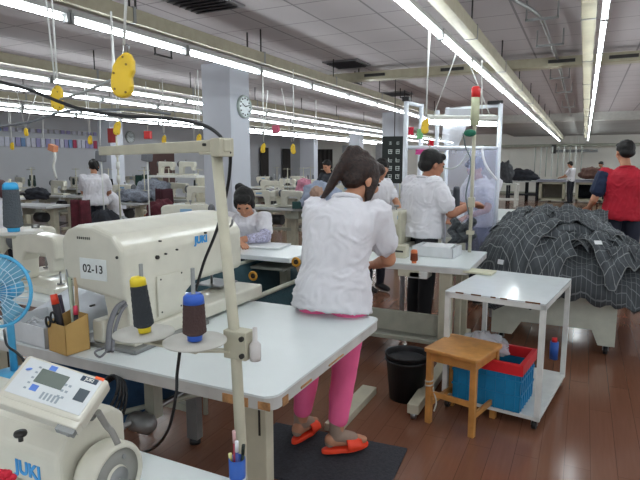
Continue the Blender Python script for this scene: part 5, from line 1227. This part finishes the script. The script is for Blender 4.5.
# far cutting tables on the right side
FT = pm('far_table_box', '#b9b6a0', .6)
for i, (px, d, w, lab) in enumerate(((554, 21.5, .95, 'cream box legged cutting table left of the far person'), (588, 21.0, .75, 'cream box legged cutting table right of the far person'), (613, 20.5, .8, 'cream box legged cutting table nearest the man in red'))):
    q = gp3(px, d); t = thing('cutting_table', lab, 'table', q); h = .78
    MB().b2((q.x-w/2-.1, q.y-.5, h), (q.x+w/2+.1, q.y+.5, h+.05)).build('table_top', pm('far_top_lilac', '#b0b1bd', .5), t)
    b = MB(); b.b2((q.x-w/2, q.y-.45, 0.05), (q.x-w/2+.1, q.y+.45, h)); b.b2((q.x+w/2-.1, q.y-.45, .05), (q.x+w/2, q.y+.45, h)); b.b2((q.x-w/2, q.y-.45, .05), (q.x+w/2, q.y+.45, .13)); b.b2((q.x-w/2, q.y-.45, h-.08), (q.x+w/2, q.y+.45, h)); b.build('box_frame', FT, t)
    MB().b2((q.x-w/2+.1, q.y+.40, .13), (q.x+w/2-.1, q.y+.42, h-.08)).build('back_panel', pm('panel_brownish', '#8a837a' if i == 0 else '#8a837a', .7) if i == 0 else GK, t)
    if i < 2: MB().b2((q.x-w/2-.08, q.y-.46, .85), (q.x+w/2, q.y+.4, .87)).build('cloth_layer', pm('layer_pale', '#a4a6b4', .8), t)
for i, (px, d, w, lab) in enumerate(((508, 19, .75, 'white framed small cutting table right of the booth'), (524, 22, 1.2, 'dark legged cutting table under the dark cloth heaps'), (540, 22.5, 1.0, 'dark legged cutting table beside the cream box table'))):
    q = gp3(px, d); t = thing('cutting_table', lab, 'table', q)
    m_ = WHITEM if i == 0 else GK
    MB().b2((q.x-w/2, q.y-.4, .76), (q.x+w/2, q.y+.4, .80)).build('table_top', m_ if i == 0 else LB, t)
    for s in (-1, 1):
        for s2 in (-1, 1): MB().box((q.x+s*(w/2-.04), q.y+s2*.36, .38), (.07, .07, .76)).build('leg', m_, t)
    MB().b2((q.x-w/2, q.y-.4, .22), (q.x+w/2, q.y+.4, .26)).build('lower_shelf', m_, t)
lump('fabric_heap', 'tall dark cloth heap on the small white table right of the booth', 'fabric', gp3(506, 19, .80), (.26, .3, .45), pm('heap_charcoal', '#4a4c50', .9, var=.2), 11)
lump('fabric_heap', 'flat dark cloth heap on the dark legged table', 'fabric', gp3(522, 22, .80), (.6, .35, .28), GK, 12)
lump('fabric_heap', 'brown dark cloth heap near the far right worker', 'fabric', gp3(594, 20.5, .90), (.45, .3, .28), pm('heap_brown', '#6a4f47', .9, var=.2), 13)
t = thing('hanging_rail', 'white clothes rail with draped strips on the far wall beside the far person', 'rail', gp3(558, 24.3)); q = gp3(558, 24.3)
for k_ in range(9): MB().b2((q.x-1.0+k_*.24, q.y, .9), (q.x-.95+k_*.24, q.y+.03, 2.25)).build('strip', pm('strip_grey%d' % (k_ % 2), ('#9fa39c', '#c9ccc6')[k_ % 2], .8), t)
t = thing('air_conditioner', 'long dark grey unit hung under the pipe on the far wall', 'wall unit', gp3(582, 24.3, 2.0)); q = gp3(582, 24.3)
MB().b2((q.x-1.3, q.y, 2.0), (q.x+.6, q.y+.4, 2.12)).build('unit_body', pm('unit_grey', '#77797a', .6), t); MB().b2((q.x-1.3, q.y-.02, 1.95), (q.x-1.1, q.y, 2.35)).build('bracket', DARK, t)

# far people
def simple(label, px, d, rz, hair, shirt=SHIRTW, pants=NAVY, h=1.58, hatr=None, **kw):
    J = stand(h); J.update(elL=(-.21, .14, 1.03), elR=(.21, .14, 1.03), wrL=(-.12, .36, .98), wrR=(.12, .36, .98), hf=(0, 1, -.4), hu=(0, .4, 1), head=(0, .07, 1.46)); J.update(kw.pop('J', {}))
    q = gp3(px, d); return human(label, (q.x, q.y, 0), rz, J, shirt, .6, pants, 1, hair=hair, shoes=BLACK, voxel=.014, **kw)
simple('far woman with dark ponytail in white shirt and dark trousers seen from behind', 93, 8.9, R(38), ('pony', HAIR, [((0, -.09, .04), .045), ((.03, -.14, .0), .04), ((.07, -.15, -.08), .03), ((.09, -.15, -.14), .012)]), loose=.03)
J2 = dict(pel=(0, -.08, .5), mid=(0, -.04, .74), neck=(0, .05, .95), head=(0, .12, 1.08), shL=(-.155, .05, .92), shR=(.155, .05, .92), elL=(-.2, .22, .78), elR=(.2, .22, .78), wrL=(-.1, .4, .82), wrR=(.1, .4, .82), hipL=(-.085, -.06, .5), hipR=(.085, -.06, .5), knL=(-.1, .32, .46), knR=(.1, .32, .46), anL=(-.1, .3, .09), anR=(.1, .3, .09), hf=(0, .8, -.6), hu=(0, .6, .8))
simple('seated person in white half hidden right of the far woman with ponytail', 110, 9.6, R(150), ('short', HAIR), J=dict(J2, head=(0, .12, 1.13), neck=(0, .05, 1.0)))
simple('person in white with reddish brown hair cut off at the left edge', -1, 7.0, R(60), ('pony', pm('reddish_hair', '#4a2328', .5, var=.2), [((0, -.09, .03), .05), ((0, -.12, -.08), .045), ((0, -.12, -.18), .03)]), J=dict(J2, head=(0, .12, 1.17), neck=(0, .05, 1.04)))
simple('far small person with dark hair in white shirt standing between the cutting tables', 572, 20.2, R(60), ('short', HAIR), pants=GK)
simple('far small person in pale blue standing left of the man in red', 602, 20.8, R(150), ('short', HAIR), shirt=pm('pale_blue_shirt', '#9fb0b5', .8), pants=GK)
simple('far person in dark clothes behind the pale blue cloth heap', 329, 10.5, R(170), ('short', HAIR), shirt=pm('dark_shirt', '#2f3138', .8), pants=GK)

b = MB()
for i in range(14): b.ell(at(3+random.uniform(-4, 9), 477+random.uniform(-4, 6), 1.02), (.009, .009, .007), n=5)
tag(b.build('yarn_tuft', pm('crimson_yarn', '#c01f35', .8)), 'small crimson yarn tuft at the bottom left corner on the near machine', 'yarn')
